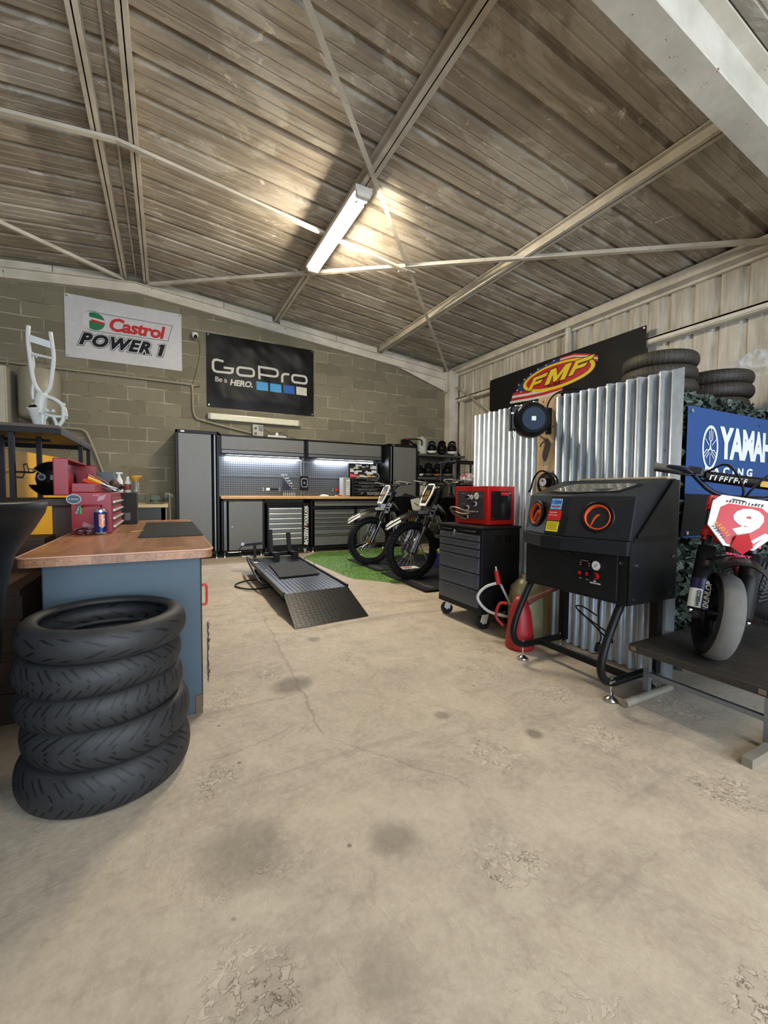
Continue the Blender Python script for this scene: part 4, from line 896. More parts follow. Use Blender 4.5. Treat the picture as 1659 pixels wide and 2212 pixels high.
o = MB().box(3.35, 4.1, 4.72, 4.95, .026, .24).box(3.35, 4.1, 4.70, 4.97, .24, .27, 1).box(3.6, 3.85, 4.715, 4.72, .10, .18, 2)
tag(o.build('storage_crate', [M('151b52', .5), M('8a9a2c', .5), PAPER], None, .015), 'dark blue storage crate with yellow-green lid between the dirt bikes', 'crate')
t = thing('paper_card', 'small white card with a red oval lying on the mat between the bikes', 'card', (3.0, 5.0, .03))
o = MB(Matrix.Translation((-3.0, -5.0, -.03))); o.box(2.80, 3.15, 4.90, 5.06, .024, .028); o.prism(oval(2.97, 4.98, .10, .035), .001, Matrix.Translation((0, 0, .028)), 1); o.build('card', [PAPER, RED], t)

# ================================================================== motorcycle lift
LX = lambda y: .905+(y-3.6)*.028      # left edge drifts with the lift's slight turn
t = thing('motorcycle_lift', 'low black chequer-plate motorcycle lift with ramp in the middle of the floor', 'lift', (1.3, 4.6, 0))
DP = NT('chequer_plate'); sp = DP.n('ShaderNodeSeparateXYZ', {0: DP.obj()})
DPm = DP.out(DP.mix(DP.noise(6), lin('101112'), lin('1f2022')), .32, .5)
def plate(mb, corners, nx, ny, up=Vector((0, 0, 1))):
    A, B, Cc, D = [Vector(p) for p in corners]   # A-B near edge, D-C far edge
    for i in range(nx):
        for j in range(ny):
            u, v = (i+.5)/nx, (j+.5)/ny; p = (A*(1-u)+B*u)*(1-v)+(D*(1-u)+Cc*u)*v
            ex = (B-A).normalized(); ey = (D-A).normalized(); s = 1 if (i+j) % 2 else -1
            q = (ex+ey*s).normalized(); r = ex.cross(ey); k = q.cross(r)
            mb.add([p-q*.015+r*.0005, p+k*.004+r*.0005, p+q*.015+r*.0005, p-k*.004+r*.0005, p+r*.004], [(0, 1, 4), (1, 2, 4), (2, 3, 4), (3, 0, 4)])
A, B = (.905, 3.60, .18), (1.53, 3.66, .18); Cc, D = (1.60, 5.78, .18), (.965, 5.72, .18)
mb = W(t); mb.add([A, B, Cc, D]+[(p[0], p[1], .165) for p in (A, B, Cc, D)], [(0, 1, 2, 3), (7, 6, 5, 4), (0, 4, 5, 1), (1, 5, 6, 2), (2, 6, 7, 3), (3, 7, 4, 0)])
plate(mb, (A, B, Cc, D), 16, 56); mb.build('deck', DPm, t)
mb = W(t); A2, B2 = (.885, 3.17, .006), (1.55, 3.23, .006)
mb.add([A2, B2, B, A]+[(p[0], p[1]+.01, max(0.0, p[2]-.012)) for p in (A2, B2, B, A)], [(0, 1, 2, 3), (7, 6, 5, 4), (0, 4, 5, 1), (1, 5, 6, 2), (2, 6, 7, 3), (3, 7, 4, 0)])
plate(mb, (A2, B2, B, A), 17, 13); mb.build('ramp', DPm, t)
mb = W(t)
for p, q in (((1.53, 3.66), (1.60, 5.78)), ((.905, 3.60), (.965, 5.72))): mb.bar((p[0], p[1], .175), (q[0], q[1], .175), .018, .045)
mb.build('side_rail', SATIN, t)
mb = W(t)
for x in (1.02, 1.45): mb.bar((x, 3.95, .05), (x+.03, 5.6, .05), .05, .06); mb.bar((x, 4.2, .08), (x+.02, 5.2, .15), .03, .03)
for y in (4.0, 5.5): mb.bar((1.0, y, .04), (1.50, y, .04), .05, .05)
mb.build('base_frame', BLACK, t)
mb = W(t); mb.tube([(.95, 5.70, .20), (.90, 5.3, .20), (.88, 4.55, .11), (.92, 4.40, .10), (.98, 4.42, .12)], .014, sub=3); mb.build('foot_lever', SATIN, t)
mb = W(t); mb.tube([(1.0, 4.5, .05), (.80, 4.62, .02), (.68, 4.9, .012), (.80, 5.1, .012), (.98, 4.98, .05)], .009); mb.build('hydraulic_hose', BLACK, t)
mb = W(t)
for x, z in ((1.27, .56), (1.52, .51)):
    mb.bar((x, 5.72, .20), (x-.01, 5.76, z), .05, .05, up=(0, 1, 0)); mb.bar((x, 5.75, .24), (x+.01, 5.45, .24), .06, .05); mb.bar((x+.005, 5.44, .18), (x+.005, 5.44, .28), .075, .02, up=(0, 1, 0))
mb.bar((1.18, 5.73, .22), (1.60, 5.75, .22), .05, .05); mb.build('wheel_clamp', BLACK, t, .003)
mb = W(t); mb.bar((.90, 5.78, .36), (1.17, 5.78, .375), .05, .035); mb.bar((1.06, 5.78, .18), (1.06, 5.78, .35), .035, .035); mb.tube([(.90, 5.78, .35), (.86, 5.78, .30), (.87, 5.76, .24), (.98, 5.74, .21)], .006); mb.cyl((.72, 5.78, .27), (.88, 5.78, .27), .006, mi=1); mb.cyl((.9, 5.75, .375), (.9, 5.78, .375), .022, mi=1); mb.build('clamp_handle', [SATIN, CHROME], t)
mb = W(t); mb.cb((.94, 5.74, .215), (.10, .06, .002), 0, None); mb.cb((.985, 5.36, .185), (.06, .09, .001)); mb.build('warning_label', PAPER, t)
for x, y in ((.99, 4.75), (1.555, 4.75), (1.575, 5.2)): mb = W(t); mb.cyl((x, y, .18), (x, y, .235), .005, n=6); mb.cb((x, y, .20), (.02, .02, .012)); mb.build('pin', CHROME, t)
o = MB(); o.add([(p[0], p[1], z) for z in (.187, .197) for p in ((1.03, 4.27), (1.47, 4.30), (1.55, 5.12), (1.10, 5.10))], [(3, 2, 1, 0), (4, 5, 6, 7), (0, 1, 5, 4), (1, 2, 6, 5), (2, 3, 7, 6), (3, 0, 4, 7)])
tag(o.build('rubber_mat', M('2c2b29', .75)), 'plain grey rubber sheet lying on the chequer-plate lift', 'mat')

# ================================================================== tool cart with red box
t = thing('tool_cart', 'black and grey wheeled tool cart carrying the red control box', 'tool cart', (2.38, 2.78, 0))
mb = W(t); mb.box(2.165, 2.562, 2.49, 3.06, .125, .795); mb.box(2.15, 2.568, 2.48, 3.07, .795, .815); mb.build('body', M('17181b', .45), t, .006)
mb = W(t); mb.box(2.158, 2.17, 2.505, 3.045, .755, .79); mb.tube([(2.152, y, .772) for y in (2.55, 2.58, 2.66, 2.69)], .006, sub=1); mb.tube([(2.152, y, .772) for y in (2.86, 2.89, 2.97, 3.0)], .006, sub=1); mb.build('top_rail', BLACK, t, .003)
DB = M('4b5059', .36)
for z0, z1 in ((.695, .745), (.632, .688), (.585, .625), (.475, .578), (.365, .468), (.325, .36), (.185, .318)):
    pass
for z0, z1 in ((.700, .748), (.640, .692), (.575, .632), (.445, .567), (.318, .437), (.175, .310)):
    mb = W(t); mb.box(2.150, 2.17, 2.515, 3.035, z0, z1-.018); mb.box(2.156, 2.17, 2.515, 3.035, z1-.02, z1); d = mb.build('drawer', DB, t, .004)
    mb = W(t); mb.prism([(0, 0), (.014, .004), (.012, .020), (0, .014)], .50, fr((2.150, 2.525, z1-.024), (-1, 0, 0), (0, 0, 1)) @ Matrix.Rotation(0, 4, 'Z')); 
    mb = W(t); mb.box(2.142, 2.156, 2.53, 3.02, z1-.018, z1-.006); mb.build('handle', M('4b5058', .3, .4), d, .004)
mb = W(t); mb.cyl((2.152, 2.80, .765), (2.132, 2.80, .765), .012); mb.cb((2.128, 2.80, .765), (.015, .004, .03)); mb.tube([(2.13, 2.80, .76), (2.125, 2.79, .735), (2.13, 2.81, .72), (2.13, 2.80, .755)], .002); mb.build('lock_and_key', CHROME, t)
mb = W(t); mb.text('///  121', fr((2.40, 2.4885, .715), (1, 0, 0), (0, 0, 1)), .075, 0, .002, -.2); mb.build('black_marking', M('050506', .3), t)
for x in (2.22, 2.51):
    for y in (2.53, 3.01): caster(t, x, y, .052, M('101012', .5), M('b9b9b4', .35, .8), -.5, .128)
t = thing('control_box', 'red metal control box with gauges and knobs on top of the tool cart', 'control box', (2.4, 2.75, .816))
XA, XB, YA, YB2 = 2.275, 2.562, 2.56, 2.98; ZB, ZT = .822, 1.135
mb = W(t); mb.box(XA, XB, YA, YB2, ZB, ZT); mb.build('housing', M('b4070d', .3), t, .004)
for x in (XA+.03, XB-.03):
    for y in (YA+.03, YB2-.03): mb = W(t); mb.cyl((x, y, .815), (x, y, .823), .012); mb.build('rubber_foot', BLACK, t)
mb = W(t); DPn = M('33303a', .3); mb.box(XA-.006, XA, YA+.045, YB2-.04, ZB+.045, ZT-.04)
for y in (YA+.06, YB2-.055):
    for z in (ZB+.06, ZT-.055): mb.cyl((XA-.006, y, z), (XA-.009, y, z), .005, mi=1)
for y, z, s in ((2.86, 1.075, .02), (2.86, .985, .012), (2.86, .93, .016)): mb.box(XA-.0066, XA-.006, y-s*1.6, y+s*1.6, z, z+.003, 2)
fp = mb.build('front_panel', [DPn, CHROME, M('8b8794', .5)], t)
for y, z in ((2.79, 1.045), (2.705, .99), (2.80, .955), (2.81, .86+.02)):
    mb = W(t); mb.cyl((XA-.006, y, z), (XA-.012, y, z), .02, n=18, mi=1); mb.cyl((XA-.012, y, z), (XA-.035, y, z), .012, n=14); mb.build('knob', [BLACK, M('cfcfcc', .4)], fp)
for y, z, r in ((2.735, 1.045, .023), (2.675, 1.055, .033)):
    mb = W(t); mb.cyl((XA-.006, y, z), (XA-.02, y, z), r, n=24); mb.cyl((XA-.02, y, z), (XA-.0205, y, z), r*.85, n=24, mi=1); mb.bar((XA-.022, y-r*.4, z+r*.4), (XA-.022, y+r*.5, z-r*.5), .003, .002, 2); mb.build('gauge', [CHROME, PAPER, BLACK], fp)
mb = W(t); mb.cyl((XA-.006, 2.735, 1.085), (XA-.012, 2.735, 1.085), .006); mb.build('red_button', RED, fp)
mb = W(t)
mb.tube([(XA-.008, 2.66, .925), (XA-.06, 2.74, .925), (XA-.09, 2.86, .955), (XA-.07, 2.95, .95), (XA-.06, 2.93, .90), (XA-.05, 2.82, .865), (XA-.01, 2.80, .86)], .009); mb.tube([(XA-.008, 2.70, .92), (XA-.05, 2.80, .90), (XA-.07, 2.92, .925), (XA-.06, 2.97, .945)], .009); mb.build('braided_hose', M('6b5d52', .35, .6), t)
mb = W(t); mb.box(XA+.035, XB-.04, YA-.006, YA, ZB+.04, ZT-.04)
for x in (XA+.05, XB-.055):
    for z in (ZB+.055, ZT-.055): mb.cyl((x, YA-.006, z), (x, YA-.009, z), .005, mi=1)
sp_ = mb.build('side_panel', [M('15161c', .12), CHROME], t)
mb = W(t); mb.box(2.40, 2.48, YA-.009, YA-.005, 1.00, 1.065, 0); mb.box(2.40, 2.48, YA-.02, YA-.005, 1.062, 1.085, 1); mb.build('grip_recess', [BLACK, M('d2141a', .35)], sp_)

# ================================================================== corrugated booth on the right
def PXof(y): return 2.52+(y-1.28)*.055       # plane of the sheets
def sheet(label, y0, y1, z0, z1, wob, lip=0):
    mb = MB(); n = int((y1-y0-lip)/.0055); v = []
    for k in range(n+1):
        y = y0+lip+(y1-y0-lip)*k/n; s = sin((y-y0)/.068*2*pi); d = .014*max(-1, min(1, s*1.5)); zt = z1+.004*sin(y*37)+wob*(y-y0)
        x = PXof(y)+d; v += [(x, y, z0), (x, y, zt)]
    if lip: v = [(PXof(y0)-.004, y0, z0), (PXof(y0)-.004, y0, z1)]+v
    N = len(v); w2 = [(a+.0015, b, c) for a, b, c in v]
    mb.add(v+w2, [(2*k, 2*k+1, 2*k+3, 2*k+2) for k in range(N//2-1)]+[(N+2*k, N+2*k+2, N+2*k+3, N+2*k+1) for k in range(N//2-1)]+[(2*k+1, N+2*k+1, N+2*k+3, 2*k+3) for k in range(N//2-1)], 0, True)
    return tag(mb.build('corrugated_sheet', M_GALV), label, 'metal sheet')
sheet('galvanised corrugated sheet behind the black blasting cabinet, right of the pine plank', 1.285, 2.175, .005, 1.775, .02, .04)
sheet('galvanised corrugated sheet behind the red control box, left of the pine plank', 2.335, 3.17, .005, 1.80, .012)
t = thing('pine_plank', 'knotty pine plank standing between the two corrugated sheets', 'plank', (2.58, 2.255, 0))
mb = W(t); mb.box(2.575, 2.605, 2.165, 2.345, 0, 1.815); mb.build('board', M_PINE, t)
mb = W(t)
for y, z, r in ((2.30, 1.78, .008), (2.20, 1.58, .009), (2.19, 1.24, .008), (2.26, 1.30, .006)): mb.ell((2.5755, y, z), (.002, r*.7, r*1.3), 10, 6)
mb.build('knot', M('5a4526', .7), t)
t = thing('storage_booth', 'low timber framed storage booth behind the camouflage net', 'booth', (4.1, 2.3, 0))
mb = W(t); mb.box(2.66, 5.55, 1.46, 3.15, 1.60, 1.64); mb.build('roof_board', M_GRIME, t)
for x, y in ((2.68, 1.50), (4.1, 1.50), (5.45, 1.50), (2.78, 3.08), (4.1, 3.08), (5.45, 3.08)):
    mb = W(t); mb.box(x, x+.07, y, y+.06, 0, 1.60); mb.build('post', M_OLD, t)
mb = W(t); mb.box(2.68, 5.5, 3.13, 3.15, 0, 1.6); mb.build('rear_board', M_GRIME, t)
mb = W(t); mb.box(2.66, 5.5, 2.2, 2.22, 0, 1.6); mb.build('inner_board', M('0f1010', .8), t)
# camouflage net
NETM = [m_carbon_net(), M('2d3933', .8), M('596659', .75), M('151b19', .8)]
mb = MB(); rs = random.Random(21)
def flap(x, y, z, s, out):
    a = rs.uniform(0, 2*pi); n = 5; c = Vector((x, y, z)); e1 = Vector((cos(a), -.25*rs.random(), sin(a)))*s; e2 = Vector((-sin(a)*.6, -rs.uniform(.2, 1.)*out, cos(a)*.6))*s*.75
    P = [c-e1*.5, c-e1*.1+e2*.5+Vector((0, -.012, 0)), c+e1*.5, c+e1*.55+e2*.8, c+e1*.1+e2+Vector((0, -.02, 0)), c-e1*.45+e2*.75]
    m = rs.choice([0, 0, 0, 1, 1, 2, 3]); mb.add(P, [(0, 1, 5), (1, 2, 3), (1, 3, 4), (1, 4, 5)], m)
for k in range(5200):
    x = 2.57+rs.random()**1.25*2.6; z = rs.uniform(.0, 1.68); 
    if x > 3.9 and z < .2: continue
    edge = max(0, .14-(x-2.56))
    y = 1.44-.03*abs(noise.noise(Vector((x*6, z*5, 0))))-.02*rs.random()
    flap(x, y, z, rs.uniform(.035, .075), .7)
for k in range(900): flap(rs.uniform(2.6, 5.0), rs.uniform(1.42, 1.6), 1.665+rs.random()*.02, rs.uniform(.04, .08), .5)
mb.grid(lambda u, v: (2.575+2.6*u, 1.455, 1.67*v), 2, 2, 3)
for k in range(40): a, b = rs.uniform(2.6, 4.8), rs.uniform(.1, 1.6); mb.cyl((a, 1.445, b), (a+rs.uniform(-.5, .5), 1.445, b+rs.uniform(-.5, .3)), .002, n=4, mi=3)
tag(mb.build('camouflage_net', NETM), 'dark green camouflage net hanging round the booth behind the blue banner', 'net')
def d_yam(mb):
    P = lambda x, z: (x-2.73, z-.82)
    mb.prism([P(2.735, 1.085), P(4.45, 1.06), P(4.45, .82), P(2.70, .83)], .001, TR(0, 0, 0, .002), 2)
    c = P(2.985, 1.37); mb.stroke(oval(c[0], c[1], .083, .128, 36), .017, .001, None, 1, True, .002)
    for k in range(3):
        a = pi/2+k*2*pi/3; u = Vector((cos(a)*.8, sin(a)*1.2)); q = Vector((-u.y, u.x)).normalized()
        mb.stroke([(c[0]-u.x*.012, c[1]-u.y*.012), (c[0]+u.x*.035, c[1]+u.y*.035)], .008, .001, None, 1, False, .003)
        mb.stroke([(c[0]+u.x*.045+q.x*.0, c[1]+u.y*.045), (c[0]+u.x*.102, c[1]+u.y*.102)], .006, .001, None, 1, False, .003)
        for s in (-1, 1):
            mb.stroke([(c[0]+u.x*.03, c[1]+u.y*.03), (c[0]+u.x*.045+q.x*.018*s, c[1]+u.y*.045+q.y*.018*s), (c[0]+u.x*.085+q.x*.018*s, c[1]+u.y*.085+q.y*.018*s)], .006, .001, None, 1, False, .003)
        b = a+pi/3; mb.stroke([(c[0]+.02*cos(b), c[1]+.03*sin(b)), (c[0]+.07*cos(b), c[1]+.105*sin(b))], .005, .001, None, 1, False, .003)
    mb.text('YAMAHA', TR(*P(3.105, 1.397), 0), .262, 1, .012, 0, .95, 'LEFT', z=.003, sx=.80)
    mb.text('RACING', TR(*P(2.93, 1.225), 0), .072, 1, .003, 0, 1.75, 'LEFT', z=.003, sx=1.45)
banner('wall_banner', 'blue and black banner with white lettering and round emblem on the camouflage net', fr((2.73, 1.375, .82), (1, .0, 0), (0, 0, 1)), 1.75, .785, M('0a3a72', .6), 17, .012, d_yam,
       [M('c9cdd0', .7), M('0b0b0c', .7)])

# hose reel, blow gun, tyre gauge on the plank
t = thing('air_hose_reel', 'black hose reel with blue disc fixed high on the pine plank', 'hose reel', (2.45, 2.25, 1.62))
# reel axis points to the room and slightly to the camera
Cr = Vector((2.385, 2.24, 1.615)); Ax = Vector((-.55, -.83, 0)).normalized(); Fm = fr(Cr, Ax.cross(Vector((0, 0, 1))).normalized()*-1, (0, 0, 1))
def LM(t, Mx): m = W(t); m.M = m.M @ Mx; return m
Fm = fr(Cr, (.83, -.55, 0), (0, 0, 1))
mb = LM(t, Fm); mb.lathe([(0, -.085), (.10, -.085), (.122, -.06), (.128, -.02), (.128, .03), (.118, .06), (.095, .078), (0, .082)], 40); mb.build('reel_housing', M('0c0d0f', .35), t)
mb = LM(t, Fm); mb.lathe([(0, .086), (.080, .086), (.084, .076)], 36, sm=False); mb.build('blue_disc', M('08243a', .75, 0, .1, 30.), t)
mb = LM(t, Fm); mb.cb((.0, .0, .089), (.03, .03, .003)); mb.build('sticker', PAPER, t)
mb = LM(t, Fm); mb.box(-.150, -.095, -.075, .07, -.05, .03); mb.box(-.15, -.09, .05, .10, -.045, .03); mb.build('hose_outlet', M('0a0a0b', .4), t, .01)
mb = LM(t, Fm); mb.box(-.148, -.13, .045, .052, -.05, .034); mb.cyl((-.125, -.075, 0), (-.125, -.115, 0), .009); mb.cyl((-.125, -.11, 0), (-.118, -.14, 0), .012, .006); mb.build('hose_end', CHROME, t)
mb = W(t); mb.box(2.545, 2.575, 2.215, 2.245, 1.525, 1.72); mb.box(2.44, 2.56, 2.222, 2.238, 1.56, 1.69); mb.build('bracket', BLACK, t)
for z in (1.545, 1.60, 1.66, 1.70): mb = W(t); mb.cyl((2.546, 2.23, z), (2.542, 2.23, z), .005); mb.build('bolt', CHROME, t)
mb = W(t); mb.tube([(2.55, 2.24, 1.72), (2.55, 2.22, 1.77), (2.56, 2.17, 1.815), (2.60, 2.08, 1.835), (2.66, 1.98, 1.80), (2.72, 1.95, 1.72)], .006); mb.build('supply_hose', BLACK, t)
t = thing('blow_gun', 'dark air blow gun hanging on the pine plank below the hose reel', 'blow gun', (2.565, 2.26, 1.4))
mb = W(t); G = fr((2.562, 2.30, 1.28), (0, -1, 0), (0, 0, 1)); mb.prism([(.035, .0), (.055, .03), (.075, .09), (.085, .13), (.07, .155), (.06, .175), (.035, .165), (.04, .13), (.022, .07), (.018, .045)], .016, fr((2.574, 2.30, 1.32), (0, -1, 0), (0, 0, 1)) @ Matrix.Translation((0, 0, 0))); mb.build('gun_body', M('3d3233', .5), t, .003)
mb = W(t); mb.cyl((2.562, 2.245, 1.485), (2.560, 2.315, 1.525), .008, .004); mb.build('nozzle', M('3d3233', .5), t)
mb = W(t); mb.tube([(2.56, 2.27, 1.475), (2.558, 2.295, 1.455), (2.558, 2.30, 1.435)], .004); mb.build('trigger', BLACK, t)
mb = W(t); mb.cyl((2.562, 2.262, 1.325), (2.562, 2.268, 1.285), .006, .004); mb.build('inlet', STEEL, t)
mb = W(t); mb.tube([(2.56, 2.25, 1.49), (2.558, 2.235, 1.50), (2.558, 2.23, 1.485)], .003); mb.build('hook', STEEL, t)
t = thing('tyre_inflator', 'tyre inflator with round gauge and coiled black hose on the plank', 'tyre inflator', (2.55, 2.22, 1.17))
mb = W(t); mb.cyl((2.52, 2.235, 1.165), (2.575, 2.235, 1.165), .036, n=24); mb.build('gauge_body', BLACK, t)
mb = W(t); mb.cyl((2.517, 2.235, 1.165), (2.52, 2.235, 1.165), .031, n=24); mb.bar((2.515, 2.235, 1.165), (2.515, 2.235, 1.188), .003, .001, 1); mb.box(2.515, 2.517, 2.222, 2.248, 1.176, 1.18, 2); mb.build('dial', [M('c6c8d6', .3), BLACK, RED], t)
mb = W(t)
for r, o_ in ((.07, 0), (.085, .01), (.062, -.01)): mb.tube([(2.54+o_, 2.215+r*1.1*cos(a), 1.15+r*sin(a)) for a in [pi*2*k/14 for k in range(14)]], .007, closed=True, sub=2)
mb.tube([(2.53, 2.20, 1.235), (2.52, 2.26, 1.25), (2.51, 2.31, 1.20), (2.50, 2.33, 1.12), (2.50, 2.35, 1.09)], .007); mb.build('coiled_hose', BLACK, t)
mb = W(t); mb.cyl((2.54, 2.225, 1.21), (2.575, 2.225, 1.245), .008); mb.build('hanging_hook', CHROME, t)

# ================================================================== blasting cabinet
t = thing('blasting_cabinet', 'black sandblasting cabinet with orange gloves on a bent tube stand', 'blasting cabinet', (2.28, 1.62, 0))
BK = M('121316', .42, 0, .1, 30.); BG = M('1c1e22', .42, 0, .1, 30.)
Y0, Y1 = 1.28, 1.97
# lower hopper box
mb = W(t); mb.box(2.075, 2.50, Y0+.01, Y1-.01, .505, .84); mb.build('lower_box', BK, t, .004)
mb = W(t); mb.box(2.062, 2.078, 1.335, 1.935, .525, .785); cp = mb.build('control_panel', M('15171a', .4), t, .003)
# skirt with three facets
def facet(z0, z1, d0, d1, mi=0, name=None):
    pass
FY = [(Y1, 0.), (1.745, .085), (1.60, .085), (Y0, 0.)]       # (y, bulge): centre facet stands proud
mb = W(t)
def ring(z, back, k=1., x0=2.065): return [(x0-b*k, y, z) for y, b in FY]+[(back, Y0, z), (back, Y1, z)]
L0 = ring(.765, 2.50, 1.15, 2.055); L1 = ring(.838, 2.50, 1.15, 2.055)
for r0, r1 in ((L0, L1),):
    v = r0+r1; mb.add(v, [(k, (k+1) % 6, 6+(k+1) % 6, 6+k) for k in range(6)]+[tuple(range(5, -1, -1)), tuple(range(6, 12))])
mb.build('skirt', BG, t, .003)
mb = W(t); A0 = ring(.84, 2.47, 1., 2.07); A1 = [(2.115-b*.75, y, 1.068) for y, b in FY]+[(2.47, Y0, 1.068), (2.47, Y1, 1.068)]
T2 = [(2.42, Y1-.0, 1.165), (2.42, 1.745, 1.165), (2.42, 1.60, 1.165), (2.42, Y0, 1.165), (2.475, Y0, 1.165), (2.475, Y1, 1.165)]
v = A0+A1+T2
mb.add(v, [(k, (k+1) % 6, 6+(k+1) % 6, 6+k) for k in range(6)]+[(6+k, 6+(k+1) % 6, 12+(k+1) % 6, 12+k) for k in range(6)]+[tuple(range(5, -1, -1)), tuple(range(12, 18))]); mb.build('hood', BG, t, .003)
# window in the sloping lid
mb = W(t)
def lidp(y, s):
    b = 0
    for (ya, ba), (yb, bb) in zip(FY, FY[1:]):
        if yb <= y <= ya: b = ba+(bb-ba)*(ya-y)/(ya-yb)
    x0 = 2.115-b*.75; return Vector((x0+(2.42-x0)*s, y, 1.068+.097*s))
out = [(1.86, .22), (1.745, .13), (1.60, .13), (1.40, .20), (1.36, .62), (1.40, .74), (1.80, .74), (1.86, .55)]
up = Vector((-.25, 0, .97))
P3 = [lidp(y, s)+up*.006 for y, s in out]; mid = sum(P3, Vector())/8
mb.add(P3+[mid+(p-mid)*.93+up*.003 for p in P3], [(k, (k+1) % 8, 8+(k+1) % 8, 8+k) for k in range(8)]); 
mb.build('window_frame', BLACK, t)
mb = W(t); mb.add([mid+(p-mid)*.93+up*.0 for p in P3], [tuple(range(8))]); mb.build('window_glass', M('6d6a5e', .05, 0, .1), t)
mb = W(t); mb.bar((2.44, Y0+.02, 1.17), (2.44, Y1-.12, 1.17), .035, .016)
rs = random.Random(3)
mb.build('foam_seal', M('b9a88c', .8, 0, .5, 60.), t, .006)
mb = W(t); mb.box(2.10, 2.475, Y0-.004, Y0+.02, .83, .86); mb.bar((2.115, Y0-.005, .86), (2.43, Y0-.005, 1.16), .012, .022, up=(0, 1, 0)); mb.build('door_seam', BLACK, t)
# side door plate (towards the camera)
mb = W(t); mb.prism([(2.075, .51), (2.50, .505), (2.50, 1.16), (2.43, 1.16), (2.09, .84), (2.075, .80)], .006, fr((0, Y0+.004, 0), (1, 0, 0), (0, 0, 1))); mb.build('side_door', BK, t)
for x, z in ((2.115, .715), (2.13, .714), (2.46, .745), (2.45, .742), (2.44, .54), (2.12, .535)): mb = W(t); mb.cyl((x, Y0-.002, z), (x, Y0-.009, z), .007, n=10); mb.build('screw', CHROME, t)
for y, z in ((1.32, .735), (1.94, .775)): mb = W(t); mb.cyl((2.075, y, z-.01), (2.064, y, z-.01), .008, n=10); mb.build('bolt', CHROME, t)
def port(a, b, cy, cz, r):
    "glove port on the facet between bottom-edge points a and b"
    pa, pb = Vector(a), Vector(b); ex = (pb-pa).normalized(); c = Vector((0, cy, cz)); s = (cy-pa.y)/(pb.y-pa.y); c.x = pa.x+(pb.x-pa.x)*s
    lean = Vector((.14, 0, 1)).normalized(); nrm = ex.cross(lean).normalized()
    if nrm.x > 0: nrm = -nrm
    c += Vector((.045+.0*s, 0, 0))*((cz-.84)/.228)
    F = fr(c, lean.cross(nrm).normalized(), lean)
    mb = LM(t, F); mb.lathe([(r, -.01), (r+.004, .008), (r+.016, .008), (r+.02, .0)], 36); rg = mb.build('glove_port_ring', BLACK, t)
    mb = LM(t, F); mb.lathe([(r, .006), (r*.96, .012), (r*.88, .006), (r*.86, -.002)], 36); rs = random.Random(7)
    nu, nv = 40, 10
    def g(u, v_):
        a_ = u*2*pi; rr = r*.88*(1-v_)+.002; return (rr*cos(a_), rr*sin(a_), .004-.05*min(1, v_*2.2)*(1+.5*noise.noise(Vector((cos(a_)*2, sin(a_)*2, v_*3)))))
    mb.grid(g, nu, nv, 0); mb.tube([(-.03, -.05, -.01), (-.012, -.005, -.012), (.01, .012, -.015), (.03, -.01, -.02), (.02, -.045, -.015)], .014); mb.build('orange_glove', ORANGE, rg)
port(A0[2], A0[3], 1.445, .955, .068); port(A0[0], A0[1], 1.86, .955, .064)
# stickers on the centre facet
ca = Vector((1.985+.005, 1.672, .955)); lean = Vector((.26, 0, 1)).normalized(); Fs = fr(ca+Vector((-.004, 0, 0)), (0, -1, 0), lean)
mb = LM(t, Fs); mb.prism(rrect(-.037, .037, .035, .098, .003), .001, None, 0); mb.text('HBM', TR(0, .077), .034, 2, .001, 0, .95, z=.0015); mb.prism(rrect(-.032, .032, .050, .056, .001), .001, Matrix.Translation((0, 0, .001)), 3); mb.marks(TR(0, .043, 0, .001), .05, .006, 9, 2); mb.build('maker_sticker', [M('86b4dd', .4), PAPER, M('2b62b4', .4), RED], t)
mb = LM(t, Fs); mb.prism(rrect(-.045, .045, -.03, .03, .003), .001); mb.marks(TR(-.008, .016, 0, .001), .05, .006, 9, 1); mb.marks(TR(-.008, .0, 0, .001), .06, .005, 12, 1); mb.build('red_sticker', [M('c2141a', .4), PAPER], t)
mb = LM(t, Fs); mb.prism(rrect(-.042, .042, -.095, -.036, .003), .001)
for k in range(5): mb.prism([(-.036, -.046-.009*k), (.036-.01*(k % 2), -.046-.009*k), (.036-.01*(k % 2), -.043-.009*k), (-.036, -.043-.009*k)], .0005, Matrix.Translation((0, 0, .001)), 1)
mb.build('yellow_sticker', [M('d6c410', .4), M('6a6420', .5)], t)
# control panel bits
def onp(y, z, d=0): return Vector((2.061-d, y, z))
mb = W(t); mb.box(2.045, 2.062, 1.606, 1.650, .737, .757); mb.box(2.04, 2.05, 1.60, 1.655, .742, .752); mb.build('latch', BLACK, cp, .004)
mb = W(t); mb.box(2.056, 2.062, 1.484, 1.552, .675, .718); mb.box(2.055, 2.056, 1.497, 1.535, .685, .70, 1); mb.marks(fr((2.0555, 1.518, .710), (0, -1, 0), (0, 0, 1)), .05, .004, 12, 2, .0003)
for y in (1.49, 1.545):
    for z in (.684, .697): mb.cyl((2.056, y, z), (2.0545, y, z), .003, mi=2)
mb.build('digital_display', [BLACK, M('24100f', .2), M('c9b7a0', .4)], cp)
mb = W(t); mb.cyl(onp(1.445, .693), onp(1.445, .693, .012), .029, n=28); mb.cyl(onp(1.445, .693, .012), onp(1.445, .693, .0125), .024, n=28, mi=1); mb.bar(onp(1.452, .685, .014), onp(1.436, .702, .014), .003, .002, 2); mb.build('pressure_gauge', [CHROME, PAPER, M('2a4c8c', .4)], cp)
